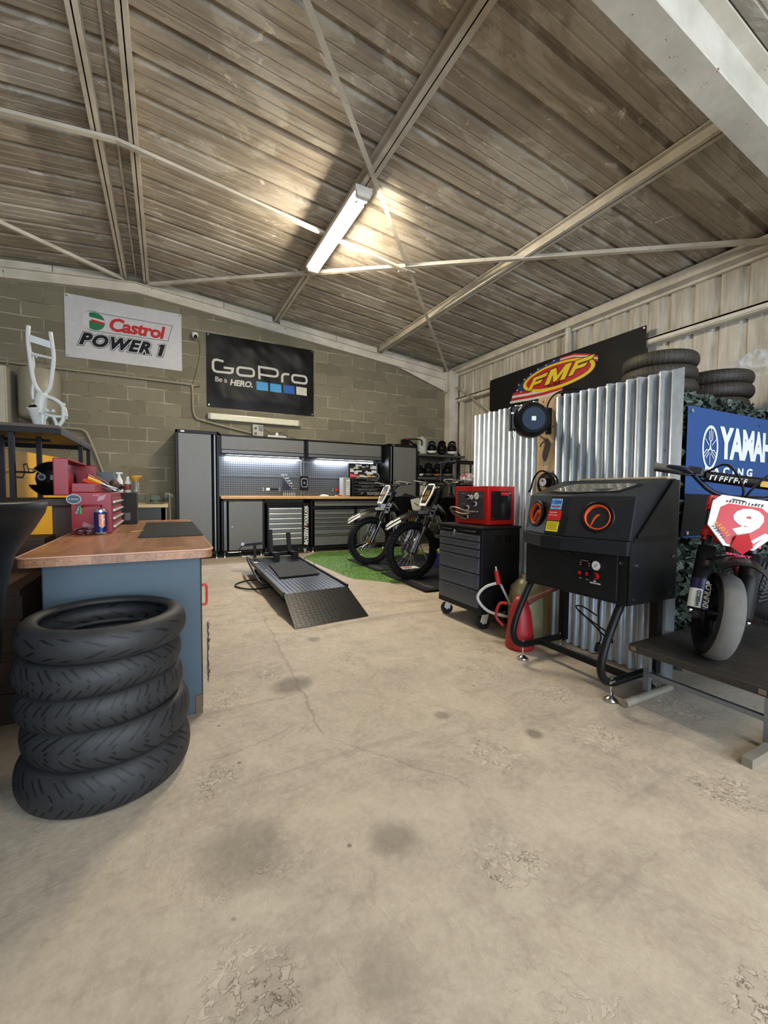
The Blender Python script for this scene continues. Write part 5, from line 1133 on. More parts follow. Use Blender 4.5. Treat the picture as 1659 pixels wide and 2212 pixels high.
for y, tx in ((1.545, ''), (1.500, 'POWER')):
    mb = W(t); mb.box(2.052, 2.062, y-.013, y+.013, .620, .650); mb.box(2.050, 2.053, y-.009, y+.009, .630, .648, 1); mb.build('rocker_switch', [BLACK, M('c81418', .3)], cp)
    mb = W(t); mb.marks(fr((2.0605, y, .607), (0, -1, 0), (0, 0, 1)), .022 if tx else .014, .006, 5 if tx else 3, 0, .0003); mb.build('switch_lettering', PAPER, cp)
mb = W(t); mb.cyl(onp(1.452, .635), onp(1.452, .635, .012), .020, n=8, mi=1); mb.cyl(onp(1.458, .635, .012), onp(1.458, .635, .026), .016, n=14); mb.build('regulator_knob', [BLACK, M('b8151a', .35)], cp)
mb = W(t); mb.text('AIR', fr((2.0605, 1.458, .605), (0, -1, 0), (0, 0, 1)), .010, 0, .0003); mb.text('REGULATOR', fr((2.0605, 1.455, .594), (0, -1, 0), (0, 0, 1)), .011, 0, .0003); mb.build('regulator_lettering', PAPER, cp)
# stand
for y in (1.945, 1.337):
    mb = W(t); mb.tube([(2.14, y, .53), (2.10, y, .49), (2.01, y, .34), (1.965, y, .23), (1.965, y, .165), (1.995, y, .118), (2.06, y, .095), (2.14, y, .095), (2.25, y, .095), (2.40, y, .095)], .021, 10, sub=4); fm = mb.build('stand_frame', BLACK, t)
    mb = W(t); mb.bar((2.43, y, .075), (2.43, y, .55), .045, .045); mb.build('rear_leg', BLACK, t)
    for x in (2.05, 2.40):
        mb = W(t); mb.cyl((x, y, .012), (x, y, .125), .006, n=8); mb.lathe([(0, .028), (.012, .026), (.03, .012), (.040, .0), (0, 0)], 24, 0, Matrix.Translation((x, y, .0))); mb.cyl((x, y, .03), (x, y, .042), .012, n=6); mb.build('levelling_foot', CHROME, t)
mb = W(t); mb.bar((2.20, 1.337, .095), (2.20, 1.945, .095), .03, .03); mb.cyl((2.0, 1.312, .118), (2.03, 1.312, .118), .01, mi=1); mb.build('cross_bar', [BLACK, CHROME], t)
mb = W(t); mb.tube([(2.25, 1.55, .50), (2.25, 1.56, .40), (2.25, 1.555, .30), (2.25, 1.54, .24), (2.25, 1.555, .19)], .0045); mb.tube([(2.25, 1.57, .36), (2.25, 1.66, .39), (2.245, 1.71, .385), (2.25, 1.68, .35), (2.25, 1.58, .31), (2.255, 1.49, .27), (2.25, 1.47, .23), (2.25, 1.52, .255), (2.25, 1.62, .32), (2.25, 1.70, .365)], .0045); mb.cyl((2.25, 1.555, .20), (2.25, 1.56, .15), .013, .018); mb.build('mains_cable', BLACK, t)

# cans below
t = thing('fuel_can', 'red plastic fuel can with long spout beside the blasting cabinet stand', 'fuel can', (2.17, 2.11, 0))
mb = W(t); mb.lathe([(0, 0), (.095, 0), (.10, .02), (.085, .16), (.07, .26), (.045, .33), (.03, .36), (0, .36)], 28, 0, Matrix.Translation((2.19, 2.11, 0))); mb.build('can_body', M('a3161d', .45), t)
mb = W(t); mb.tube([(2.14, 2.18, .30), (2.10, 2.22, .29), (2.08, 2.23, .20), (2.11, 2.19, .14)], .011); mb.build('handle', M('b0191f', .45), t)
mb = W(t); mb.tube([(2.22, 2.08, .32), (2.30, 2.06, .355), (2.45, 2.02, .41)], .02, rr=lambda q: .024-.012*q, sub=3); mb.build('spout', M('6b3a2c', .6), t)
t = thing('oil_jug', 'large translucent jug with hand pump behind the red fuel can', 'jug', (2.40, 2.26, 0))
mb = W(t); mb.lathe([(0, 0), (.125, 0), (.13, .03), (.128, .28), (.11, .38), (.06, .43), (.035, .44), (.035, .47), (0, .47)], 32, 0, Matrix.Translation((2.41, 2.27, 0))); mb.build('jug_body', M('8f8a66', .3), t)
mb = W(t); mb.cyl((2.20, 2.34, .40), (2.185, 2.35, .50), .020, .016); mb.cyl((2.185, 2.35, .50), (2.18, 2.352, .53), .006, mi=1); mb.build('pump_bulb', [M('c9161c', .35), PAPER], t)
mb = W(t); mb.tube([(2.20, 2.34, .41), (2.12, 2.40, .37), (2.07, 2.42, .29), (2.12, 2.36, .20), (2.22, 2.26, .17)], .011); mb.tube([(2.21, 2.33, .40), (2.25, 2.30, .30), (2.29, 2.30, .24)], .009); mb.build('pump_tube', M('c4c6c0', .3), t)

# ================================================================== low table with the pit bike
t = thing('low_table', 'low table with worn black top and steel T legs under the mini bike', 'table', (3.0, 1.05, 0))
mb = W(t); mb.box(2.10, 4.0, .70, 1.285, .275, .315); mb.build('tabletop', M_GRIME, t, .006)
for x, y in ((2.096, .74), (2.096, 1.26)): mb = W(t); mb.box(x, x+.006, y-.012, y+.012, .285, .305); mb.build('tube_end', M('6d5c50', .7), t)
for x in (2.25, 3.85):
    for y in (1.27, .765): mb = W(t); mb.box(x-.014, x+.014, y-.014, y+.014, .03, .275); mb.build('leg', M('868e96', .35, .8), t)
    mb = W(t); mb.box(x-.011, x+.011, .765, 1.27, .12, .142); mb.build('stretcher', M('868e96', .35, .8), t)
    for y, r in ((1.258, .02), (.752, .02)):
        mb = W(t); 
        if y > 1: mb.cyl((x-.21, y, .021), (x+.19, y, .021), .021, n=16)
        else: mb.box(x-.22, x+.19, y-.018, y+.018, 0, .036)
        mb.build('foot_bar', M('8a8276', .55, .3), t)
# mini supermoto: origin at the front contact patch
def pit():
    t = thing('mini_motorcycle', 'mini motorcycle with red number 9 plate leaning on the low table', 'motorcycle', (2.27, 1.02, .318), rot=(rad(-12), 0, pi))
    S = Matrix.Rotation(rad(38), 4, 'Z')
    K = [BLACK, PAPER, M('b5121b', .35), M('11113c', .4), YEL]
    Rw = .205; a0 = Vector((0, 0, Rw)); d = Vector((-.36, 0, .933)).normalized(); n = Vector((.933, 0, .36)).normalized()
    def tyre(c, Mx, wd):
        L = Mx @ Matrix.Translation(c) @ Matrix.Rotation(pi/2, 4, 'X'); mb = MB(L)
        pr = [(.125, -wd*.32), (.15, -wd*.46), (.175, -wd*.5), (.193, -wd*.40), (.202, -wd*.2), (Rw, 0), (.202, wd*.2), (.193, wd*.40), (.175, wd*.5), (.15, wd*.46), (.125, wd*.32), (.135, wd*.2), (.135, -wd*.2)]
        mb.lathe(pr, 56, closed=True)
        for f in range(len(mb.f)):
            if (f % 13) in (3, 4, 5, 6): mb.i[f] = 1
        ty = mb.build('wheel', [M('131418', .6), M('5a5853', .85, 0, .25, 30.)], t)
        mb = MB(L); mb.lathe([(.127, -wd*.33), (.118, -wd*.33), (.112, 0), (.118, wd*.33), (.127, wd*.33), (.122, 0)], 48, closed=True); mb.build('rim', M('15161a', .3, .5), ty)
        mb = MB(L)
        for k in range(5):
            a = 2*pi*k/5; mb.bar((.02*cos(a), .02*sin(a), 0), (.118*cos(a), .118*sin(a), 0), .03, .022, up=(0, 0, 1))
        mb.cyl((0, 0, -.05), (0, 0, .05), .03, n=18); mb.build('wheel_spokes', M('1a1b20', .3, .5), ty)
        mb = MB(L); mb.lathe([(.05, -.045), (.09, -.045), (.09, -.049), (.05, -.049)], 36, closed=True); mb.cyl((0, 0, -.07), (0, 0, .07), .012, n=10); mb.build('brake_disc', M('4a4c50', .3, .8), ty)
    tyre(a0, S, .10)
    for s in (-1, 1):
        y = s*.085; b = a0+Vector((0, y, 0))+n*.01
        mb = MB(S); mb.cyl(b-d*.02, b+d*.30, .027, .033); mb.cyl(b+d*.28, b+d*.53, .024); mb.cyl(b+d*.36, b+d*.39, .034, mi=1); mb.cyl(b+d*.51, b+d*.545, .03, mi=2); mb.cb(tuple(b), (.06, .03, .05)); f = mb.build('fork_leg', [M('18191d', .35, .3), M('b5121b', .35), M('b5121b', .35)], t)
        F = fr(b+n*.034-d*.0, (0, 1, 0), d)
        G = fr(b, n, (0, 1, 0)); mb = MB(S @ G); mb.lathe([(.036, .0), (.040, .02), (.042, .14), (.037, .31), (.034, .31), (.038, .14), (.033, .0)], 20, 0, closed=True, a0=-1.5, a1=1.5)
        mb.M = S @ F
        if s < 0:
            mb.M = S @ G; mb.lathe([(.0425, .01), (.0435, .15)], 16, 3, a0=-1.2, a1=1.3); mb.lathe([(.044, .012), (.0445, .10)], 12, 1, a0=-1.3, a1=.05); mb.M = S @ F
            mb.text('DUNLOP', Matrix.Translation((.020, .078, .0435-.034+.002-.0)) @ Matrix.Rotation(pi/2, 4, 'Z'), .030, 1, .001, .15); mb.text('WISECO', Matrix.Translation((-.012, .054, .0125)) @ Matrix.Rotation(pi/2, 4, 'Z'), .020, 0, .0008, .1)
        mb.build('fork_guard', K, f)
        mb = MB(S); mb.cyl(b-Vector((0, s*.03, 0)), b+Vector((0, s*.03, 0)), .018, n=12); mb.cb((b.x-.05, b.y-s*.03, b.z+.02), (.05, .03, .05)); mb.build('axle_nut', CHROME, f)
    top = a0+n*.01
    mb = MB(S)
    for h in (.375, .525): mb.bar(top+d*h+Vector((0, -.11, 0)), top+d*h+Vector((0, .11, 0)), .04, .07, up=d)
    mb.cyl(top+d*.34-n*.045, top+d*.56-n*.045, .025); mb.build('triple_clamp', M('b5121b', .35), t)
    # plate
    F = fr(top+d*.425+n*.095, (0, 1, 0), d)
    pp = [(-.055, -.115), (.055, -.115), (.125, -.03), (.12, .085), (.09, .118), (-.09, .118), (-.12, .085), (-.125, -.03)]
    mb = MB(S @ F); mb.prism(pp, .010, None, 1); mb.prism([(-.045, -.105), (.045, -.105), (.098, -.03), (.088, .06), (.06, .082), (-.06, .082), (-.088, .06), (-.098, -.03)], .001, Matrix.Translation((0, 0, .0105)), 2)
    mb.text('9', TR(.008, .0, 0, .0125), .155, 1, .010, .12, 1, sx=1.3); mb.prism(oval(0, -.088, .012, .012, 16), .001, Matrix.Translation((0, 0, .0125)), 1)
    mb.stroke([(-.05, .104), (-.0, .101)], .005, .001, None, 0, False, .0105); mb.marks(TR(.0, .092, 0, .0115), .14, .014, 12, 0)
    mb.marks(TR(-.066, -.045, -.75, .013), .085, .020, 6, 4); mb.marks(TR(-.078, -.060, -.75, .013), .075, .016, 6, 3); mb.prism([(.05, -.085), (.10, -.035), (.085, -.03), (.04, -.075)], .001, Matrix.Translation((0, 0, .012)), 1)
    mb.build('number_plate', K, t)
    mb = MB(S)
    for dz in (0, -.004): mb.grid(lambda u, v, dz=dz: (top.x-.02+.16*u-.12*0, (v-.5)*(.22-.06*u), top.z+.285+.02*sin(u*3)-.04*(abs(v-.5)*2)**2+dz), 8, 6)
    mb.text('SPORT', S.inverted() @ S @ fr((top.x+.07, -.02, top.z+.31), (0, 1, 0), (-1, 0, .2)), .03, 1, .001, .2); mb.build('front_fender', [M('0d0d0f', .25), M('c73d6b', .4)], t)
    mb = MB(S); mb.prism([(-.11, .03), (-.06, .0), (-.03, .04), (-.06, .10), (-.10, .08)], .01, fr((top.x-.02, .08, top.z+.30), (0, 1, 0), (0, 0, 1))); mb.build('red_cowl', M('b5121b', .3), t)
    # bars
    h = top+d*.565; mb = MB(S); mb.tube([(h.x-.06, -.35, h.z+.10), (h.x-.02, -.22, h.z+.10), (h.x, -.09, h.z+.01), (h.x, .09, h.z+.01), (h.x-.02, .22, h.z+.10), (h.x-.06, .35, h.z+.10)], .012); mb.cyl((h.x-.01, -.20, h.z+.085), (h.x-.01, .20, h.z+.085), .009)
    hb = mb.build('handlebar', M('1d2133', .3, .5), t)
    mb = MB(S); mb.cyl((h.x-.0, -.15, h.z+.085), (h.x-.0, .15, h.z+.085), .026, n=16); mb.marks(fr((h.x+.027, -.06, h.z+.085), (0, 1, 0), (0, 0, 1)), .15, .024, 8, 1); mb.box(h.x+.024, h.x+.028, .06, .115, h.z+.072, h.z+.098, 2); mb.build('bar_pad', [BLACK, PAPER, M('c79a1a', .5)], hb)
    for s in (-1, 1):
        a = Vector((h.x-.035, s*.23, h.z+.103)); b = Vector((h.x-.06, s*.35, h.z+.10))
        mb = MB(S); mb.cyl(a, b, .017); mb.cyl(b, b+(b-a)*.06, .024); mb.build('grip', M('5b564c', .7), hb)
        mb = MB(S); mb.cb(tuple(a-Vector((0, s*.04, 0))), (.045, .05, .04)); mb.cb(tuple(a-Vector((0, s*.10, 0.005))), (.04, .05, .035), 1); mb.build('lever_perch', [BLACK, M('9a9ca4', .4, .6)], hb)
        mb = MB(S); mb.tube([a+Vector((.02, -s*.05, -.01)), a+Vector((.055, -s*.01, -.02)), a+Vector((.05, s*.06, -.02)), a+Vector((.03, s*.13, -.02))], .006); mb.build('lever', CHROME if s > 0 else BLACK, hb)
        mb = MB(S); mb.tube([a+Vector((.03, -s*.08, 0)), a+Vector((.10, -s*.14, .05)), a+Vector((.12, -s*.22, -.06)), a+Vector((.04, -s*.22, -.22))], .005); mb.build('cable', BLACK, hb)
    mb = MB(S); b = Vector((h.x-.06, .37, h.z+.09)); mb.cb(tuple(b+Vector((.03, 0, -.03))), (.07, .03, .05)); mb.cb(tuple(b+Vector((.0, .0, .01))), (.03, .05, .03)); mb.build('mirror_stub', BLACK, hb, .01)
    # body behind: along -x
    H = top+d*.48
    H = S @ (H-n*.045); hx, hy, hz = H
    mb = MB(); mb.tube([(hx, hy, hz), (hx-.30, 0, hz-.02), (hx-.65, 0, hz+.02)], .022); mb.tube([(hx, hy, hz-.08), (hx-.10, 0, .25), (hx-.22, 0, .14), (hx-.55, 0, .16), (hx-.5, 0, hz-.05)], .02); mb.build('frame', M('5d1a1c', .4), t)
    mb = MB(); mb.cb((hx-.28, 0, .24), (.26, .16, .16)); mb.cyl((hx-.2, -.12, .22), (hx-.2, .12, .22), .07, n=18); 
    for k in range(6): mb.cb((hx-.10+.0*k, 0, .28+.02*k), (.12, .13, .008))
    mb.build('engine', M('55565a', .4, .7), t, .01)
    mb = MB(); mb.cb((hx-.06, 0, .40), (.03, .13, .14)); 
    for k in range(8): mb.cb((hx-.043, -.055+.0155*k, .40), (.004, .008, .135), 1)
    mb.build('radiator', [M('3c3f44', .4, .5), M('8b8e92', .4, .5)], t)
    mb = MB(); mb.ell((hx-.22, 0, hz+.05), (.19, .09, .08)); mb.build('fuel_tank', M('b5121b', .3), t)
    for s in (-1, 1): mb = MB(); mb.prism([(-hx*0+.0, 0), (.22, .03), (.26, -.12), (.10, -.22), (.02, -.1)], .01, fr((hx+.03, s*.11, hz+.04), (-1, 0, 0), (0, 0, 1)), 0); mb.build('shroud', M('b5121b', .3), t)
    mb = MB(); mb.grid(lambda u, v: (hx-.34-.42*u, (v-.5)*.15, hz+.07-.03*sin(pi*u)+.03*u-.02*abs(v-.5)), 10, 5); mb.grid(lambda u, v: (hx-.34-.42*u, (v-.5)*.15, hz+.02-.03*sin(pi*u)+.05*u), 10, 5); mb.build('seat', M('151517', .7), t)
    rc = Vector((hx-.78, 0, Rw)); tyre(rc, Matrix(), .11)
    mb = MB()
    for s in (-1, 1): mb.bar((hx-.40, s*.07, .22), (rc.x, s*.08, Rw), .025, .04)
    mb.build('swingarm', STEEL, t)
    mb = MB(); mb.tube([(hx-.35, -.08, .2), (hx-.32, -.16, .05), (hx-.30, -.24, .06)], .01); mb.build('kickstand', STEEL, t)
pit()
# tyres and bundles on the booth
def tyre_mesh(name, Rr, ri, wd, mat):
    mb = MB(); h = wd/2; b_ = min(.052, (Rr-ri)*.75); arc = [(Rr-b_+b_*cos(rad(a))**.8, h*sin(rad(a))) for a in range(-80, 81, 16)]
    mb.lathe([(ri, -h*.70), (ri+.006, -h*.86), (ri+.02, -h*.97)]+arc+[(ri+.02, h*.97), (ri+.006, h*.86), (ri, h*.70), (ri+.010, h*.55), (Rr-.03, h*.5), (Rr-.018, 0), (Rr-.03, -h*.5), (ri+.010, -h*.55)], 96, closed=True)
    return mb.build(name, mat)
TB = m_tyre(46, .25, .004, .06, 1, '2b2620', '4a4238')
base = None; rs = random.Random(6)
where = {0: 'left stack', 1: 'right stack'}
orders = ['bottom', 'second from the bottom', 'third from the bottom', 'fourth from the bottom', 'fifth from the bottom', 'sixth from the bottom', 'topmost']
for st, (x, y, n) in enumerate(((4.37, 2.48, 6), (5.02, 2.30, 5))):
    for k in range(n):
        o_ = tyre_mesh('rubber_tyre', .325, .225, .13, TB) if base is None else base.copy()
        if base is None: base = o_
        else: COL.objects.link(o_)
        o_.location = (x+rs.uniform(-.02, .02), y+rs.uniform(-.02, .02), 1.708+.132*k-.0); o_.rotation_euler = (0, 0, rs.uniform(0, 6))
        tag(o_, 'dusty old tyre on the booth roof, %s of the %s' % (orders[k] if k < n-1 else 'topmost', where[st]), 'tyre', 'old tyres on the booth roof')
t = thing('rolled_tent', 'rolled blue and yellow striped awning on the booth roof', 'awning', (5.2, 1.66, 1.64))
mb = W(t); mb.cyl((4.95, 1.63, 2.0), (5.5, 1.63, 2.0), .09, n=20); mb.build('blue_roll', M('221c66', .6), t)
mb = W(t)
for k in range(4): mb.box(4.85, 5.5, 1.56, 1.74, 1.74+.04*k, 1.762+.04*k)
mb.box(4.87, 5.5, 1.575, 1.74, 1.65, 1.91, 1); mb.build('yellow_stripes', [M('b89a1c', .6), M('1a1828', .7)], t)
t = thing('plastic_bag', 'crumpled clear plastic bag stuffed behind the right tyre stack', 'bag', (5.1, 2.1, 2.34))
mb = MB(); 
def bg(u, v_):
    a = u*2*pi; e = v_*pi/2; k = 1+.45*noise.noise(Vector((cos(a)*2.5, sin(a)*2.5, e*3))); return (.20*cos(e)*cos(a)*k, .18*cos(e)*sin(a)*k, .17*sin(e)*k+.01)
mb.grid(bg, 32, 10, 0, False); mb.build('film', glass('dfe0dc', .12, .25), t); t.location = (5.22, 2.02, 2.305)

# ================================================================== tyre stack in the foreground
specs = [  # cx, cy, z centre, R, rim r, width, tilt x, tilt y, groove params, label
 (-.205, 1.872, .078, .282, .212, .158, 0, 0, (20, .55, .02, .06), 'wide black road tyre at the bottom of the foreground stack'),
 (-.195, 1.870, .222, .272, .206, .142, .4, -.3, (17, -.7, .012, .055), 'black road tyre with curved grooves, second from the bottom of the foreground stack'),
 (-.215, 1.868, .345, .268, .206, .120, -.5, .4, (22, -.5, .012, .045), 'black road tyre in the middle of the foreground stack'),
 (-.217, 1.868, .455, .266, .206, .118, .5, .3, (20, .7, .012, .045), 'black road tyre second from the top of the foreground stack'),
 (-.203, 1.868, .568, .270, .202, .116, -.5, .8, (8, .9, .02, .035), 'smooth worn tyre on top of the foreground stack'),
]
for i, (x, y, z, Rr, ri, wd, tx, ty, g, lb) in enumerate(specs):
    m = m_tyre(*g, i)
    o = tyre_mesh('rubber_tyre', Rr, ri, wd, m); o.location = (x, y, z); o.rotation_euler = (rad(tx), rad(ty), i*1.3)
    tag(o, lb, 'tyre', 'road tyres stacked in the foreground')

# ================================================================== counter with tool box on the left
t = thing('work_counter', 'blue metal cabinet with a brown veneered top behind the tyre stack', 'counter', (-.16, 3.1, 0))
mb = W(t); mb.box(-.46, .145, 2.17, 4.2, .0, .768); mb.build('cabinet_body', BLUEP, t, .006)
mb = W(t); mb.prism(rrect(-.53, .195, 2.105, 4.3, .045, 6), .040, Matrix.Translation((0, 0, .768))); mb.build('counter_top', M_TOP, t, .003)
mb = W(t); P = rrect(-.532, .197, 2.103, 4.302, .046, 6); mb.tube([(x, y, .806) for x, y in P], .004, 6, closed=True, sub=1); mb.build('edge_trim', M('c79a7c', .4), t)
mb = W(t); mb.tube([(.145, 2.27, .60), (.175, 2.27, .605), (.178, 2.27, .56), (.175, 2.27, .51), (.145, 2.27, .51)], .006); mb.build('drawer_handle', M('b3262a', .4), t)
mb = W(t); mb.box(.146, .150, 2.19, 2.195, .02, .75); mb.box(.146, .15, 2.2, 4.15, .42, .425); mb.build('side_seam', BLACK, t)
mb = W(t); mb.box(.115, .147, 2.165, 2.2, .0, .09); mb.build('rust_corner', M('5d4a38', .8), t)
mb = MB(); rs = random.Random(8)
tg = tag(MB(Matrix.Translation((.17, 2.26, .0))).grid(lambda u, v: (.008+.02*abs(noise.noise(Vector((u*4, v*9, 1)))), (u-.5)*.10*(1-.3*v), .10+.32*v+.03*noise.noise(Vector((u*5, v*5, 7)))), 14, 30).build('cleaning_rag', M('b7a29a', .8)), 'pinkish white rag hanging on the side of the blue counter', 'rag')
t = tag(MB().prism(rrect(-.14, .20, 2.74, 3.95, .01), .006, Matrix.Translation((0, 0, .809))).build('counter_mat', M('25282b', .55), None, .002), 'dark grey rubber mat lying on the brown counter top', 'mat')
# tool box
t = thing('tool_box', 'red metal tool box with open lid on the brown counter', 'tool box', (-.40, 3.4, .81))
TX0, TX1, TY0, TY1, TZ0, TZ1 = -.505, -.300, 3.12, 3.78, .809, 1.065
RD = M('8c0818', .35)
mb = W(t); mb.box(TX0, TX1-.004, TY0, TY1, TZ0, TZ1); mb.box(TX0-.004, TX1, TY0-.003, TY0+.01, TZ0, TZ1); mb.build('body', RD, t, .004)
mb = W(t); mb.box(TX0, TX0+.12, TY0+.01, TY1, TZ1, TZ1+.055); mb.build('tray', RD, t, .003)
mb = W(t); lx0, lx1 = TX0-.085, TX0-.01
mb.box(lx0, lx0+.012, TY0-.01, TY1, TZ1-.02, TZ1+.205); mb.box(lx0, lx1, TY0-.012, TY0, TZ1-.02, TZ1+.205); mb.box(lx0, lx1+.06, TY1-.01, TY1, TZ1-.02, TZ1+.195); mb.box(lx0, lx1, TY0, TY1, TZ1+.193, TZ1+.205); mb.build('lid', RD, t, .008)
mb = W(t); mb.box(lx0+.013, lx0+.016, TY0+.10, TY0+.28, TZ1+.07, TZ1+.17, 0); mb.box(lx0+.016, lx0+.018, TY0+.14, TY0+.22, TZ1+.09, TZ1+.15, 1); mb.build('lid_sticker', [M('d79aa2', .5), PAPER], t)
mb = W(t); mb.tube([(TX0+.055, TY0-.004, TZ0+.165), (TX0+.06, TY0-.025, TZ0+.175), (TX0+.145, TY0-.025, TZ0+.178), (TX0+.15, TY0-.004, TZ0+.165)], .005); mb.box(TX0+.05, TX0+.155, TY0-.006, TY0, TZ0+.115, TZ0+.17); mb.build('side_handle', RD, t)
mb = W(t); F = fr((0, TY0-.0035, 0), (1, 0, 0), (0, 0, 1))
mb.prism(oval(TX0+.012, TZ1-.042, .038, .03), .0015, F, 0); mb.prism(oval(TX0+.012, TZ1-.042, .033, .025), .0015, F @ Matrix.Translation((0, 0, .001)), 1); mb.marks(F @ TR(TX0+.012, TZ1-.043, 0, .003), .05, .010, 8, 2); mb.build('round_sticker', [M('a9b6b9', .4), M('2d4148', .4), M('c3cdd0', .5)], t)
mb = W(t); mb.prism([(TX0+.018, TZ1-.135), (TX0+.045, TZ1-.135), (TX0+.048, TZ1-.078), (TX0+.02, TZ1-.074)], .001, F, 0); mb.prism([(TX0+.04, TZ1-.135), (TX0+.05, TZ1-.13), (TX0+.05, TZ1-.078), (TX0+.043, TZ1-.08)], .001, F @ Matrix.Translation((0, 0, .0012)), 1); mb.marks(F @ TR(TX0+.031, TZ1-.105, 1.35, .0022), .05, .014, 5, 2); mb.build('green_sticker', [M('2c3530', .5), M('4d9a3c', .5), PAPER], t)
mb = W(t); mb.box(TX0+.105, TX0+.145, TY0-.0045, TY0-.003, TZ1-.022, TZ1-.012); mb.build('small_label', M('c05a66', .5), t)
mb = W(t); mb.prism([(TX1-.075, TZ1-.055), (TX1-.04, TZ1-.045), (TX1-.028, TZ1-.012), (TX1-.07, TZ1-.028)], .001, F); mb.build('torn_sticker', M('b88a90', .6), t)
mb = W(t); mb.prism([(TX0+.06, TZ0+.03), (TX0+.10, TZ0+.025), (TX0+.115, TZ0+.05), (TX0+.09, TZ0+.06), (TX0+.06, TZ0+.075), (TX0+.05, TZ0+.05)], .001, F); mb.build('scuffed_sticker', M('9a6a72', .6), t)
for k in range(4):
    z0 = TZ0+.02+.052*k; mb = W(t); mb.box(TX1-.006, TX1+.002, TY0+.03, TY1-.02, z0, z0+.046); d = mb.build('drawer', M('7d0f1b', .4), t, .002)
    mb = W(t); mb.box(TX1, TX1+.016, TY0+.04, TY1-.03, z0+.012, z0+.026); mb.build('handle', M('cfcac6', .3, .5), d, .004)
rs = random.Random(14)
hand = [('screwdriver', 'orange-handled screwdriver', 'c8401c'), ('screwdriver', 'yellow-handled screwdriver', 'd09a10'), ('pliers', 'red-handled pliers', '8e1a1e'), ('spanner', 'dull steel spanner', '6b6a68'), ('hammer', 'black-handled hammer', '1a1a1b'), ('file', 'brown-handled file', '6d3b1e'), ('pliers', 'black-handled pliers', '111112'), ('torch', 'black torch', '0e0e10')]
for k, (nm, lb, c) in enumerate(hand):
    y = TY0+.09+.075*k; a = Vector((TX0+.05+.01*(k % 2), y, TZ1+.075+.018*(k % 3))); b = Vector((TX1-.005, y+rs.uniform(-.05, .10), TZ1+.012+.01*(k % 2)))
    t2 = thing(nm, lb+' lying across the open red tool box', nm if nm not in ('torch',) else 'torch', (a+b)/2)
    m_ = (a+b)/2; mb = W(t2); mb.cyl(a, m_, .012 if nm != 'torch' else .017, .010); mb.build('handle', M(c, .45), t2)
    mb = W(t2)
    if nm in ('pliers', 'hammer'): mb.bar(m_, b, .022, .012)
    else: mb.cyl(m_, b, .004 if nm in ('screwdriver', 'file') else .008)
    mb.build('steel_end', STEEL if nm != 'torch' else BLACK, t2)
o = thing('drink_can', 'blue and orange drink can standing beside the red tool box', 'can', (-.352, 3.05, .809))
mb = MB(); mb.lathe([(0, .004), (.024, 0), (.032, .010), (.033, .018), (.033, .135), (.027, .15), (.027, .154), (.024, .150), (0, .150)], 32)
for f in range(len(mb.f)):
    if f % 8 >= 4: pass
mb.build('can_shell', [M('b9bcc4', .25, .8)], o)
mb = MB(); mb.lathe([(.0335, .016), (.0335, .137)], 32); mb.build('printed_sleeve', M('1a2a66', .3, .3), o)
mb = MB(); q = Matrix.Rotation(-pi/2+.25, 4, 'Z')
mb.grid(lambda u, v: (.0342*cos((u-.5)*1.0-1.25+.0), .0342*sin((u-.5)*1.0-1.25), .05+.075*v), 8, 3, 0); mb.text('Orangina', fr((.012, -.0352, .082), (0.0, 0, 1), (-1, 0, 0)), .021, 1, .001, .2); mb.build('orange_print', [M('cf6a3c', .4), PAPER], o)
bundle('plastic_wrapper', 'crumpled dark red wrapper in front of the red tool box', 'wrapper', (-.43, 3.055, .809), (.062, .025, .022), [M('4a1620', .3), M('8a6068', .3), M('24101a', .3)], 31)
tag(MB().bar((-.20, 3.12, .813), (-.13, 3.17, .815), .007, .005).build('wood_stick', M('c79a62', .6)), 'short thin wooden stick lying on the brown counter', 'stick')
t = thing('parts_box', 'dark open parts box on the brown counter under the bottles and funnel', 'box', (-.34, 4.02, .81))
mb = W(t); mb.box(-.485, -.205, 3.9, 4.08, .809, 1.058); mb.build('box_body', M('2b241d', .6), t, .005)
mb = W(t); mb.box(-.29, -.25, 3.895, 3.90, .84, .90); mb.build('front_label', M('5a584e', .5), t)
t = thing('grey_case', 'scratched grey metal case standing behind the red tool box', 'case', (-.42, 4.02, 1.06))
mb = W(t); mb.box(-.48, -.365, 3.98, 4.06, 1.06, 1.222); mb.build('case_body', M('53585a', .5), t, .006)
t = thing('spray_bottle', 'white spray bottle with dark label right of the grey case', 'bottle', (-.33, 3.93, 1.06))
mb = W(t); mb.lathe([(0, 0), (.024, 0), (.026, .01), (.026, .09), (.014, .12), (.010, .13), (.010, .15), (0, .15)], 20, 0, Matrix.Translation((-.325, 3.93, 1.06))); mb.build('bottle_body', PAPER, t)
mb = W(t); mb.box(-.342, -.308, 3.899, 3.904, 1.09, 1.13); mb.build('label_patch', M('1c1430', .4), t)
mb = W(t); mb.box(-.345, -.30, 3.92, 3.94, 1.208, 1.222); mb.build('nozzle', PAPER, t, .004)
t = thing('oil_bottle', 'small white oil bottle beside the yellow funnel', 'bottle', (-.272, 4.0, 1.06))
mb = W(t); mb.lathe([(0, 0), (.022, 0), (.024, .01), (.024, .08), (.013, .11), (.011, .13), (0, .13)], 20, 0, Matrix.Translation((-.272, 4.0, 1.06))); mb.build('bottle_body', M('c8c6bd', .4), t)
mb = W(t); mb.lathe([(.0245, .02), (.0245, .07)], 20, 0, Matrix.Translation((-.272, 4.0, 1.06))); mb.build('label_band', M('7b2a22', .5), t)
t = thing('funnel', 'yellow funnel standing in a glass jar right of the white bottles', 'funnel', (-.215, 4.02, 1.06))
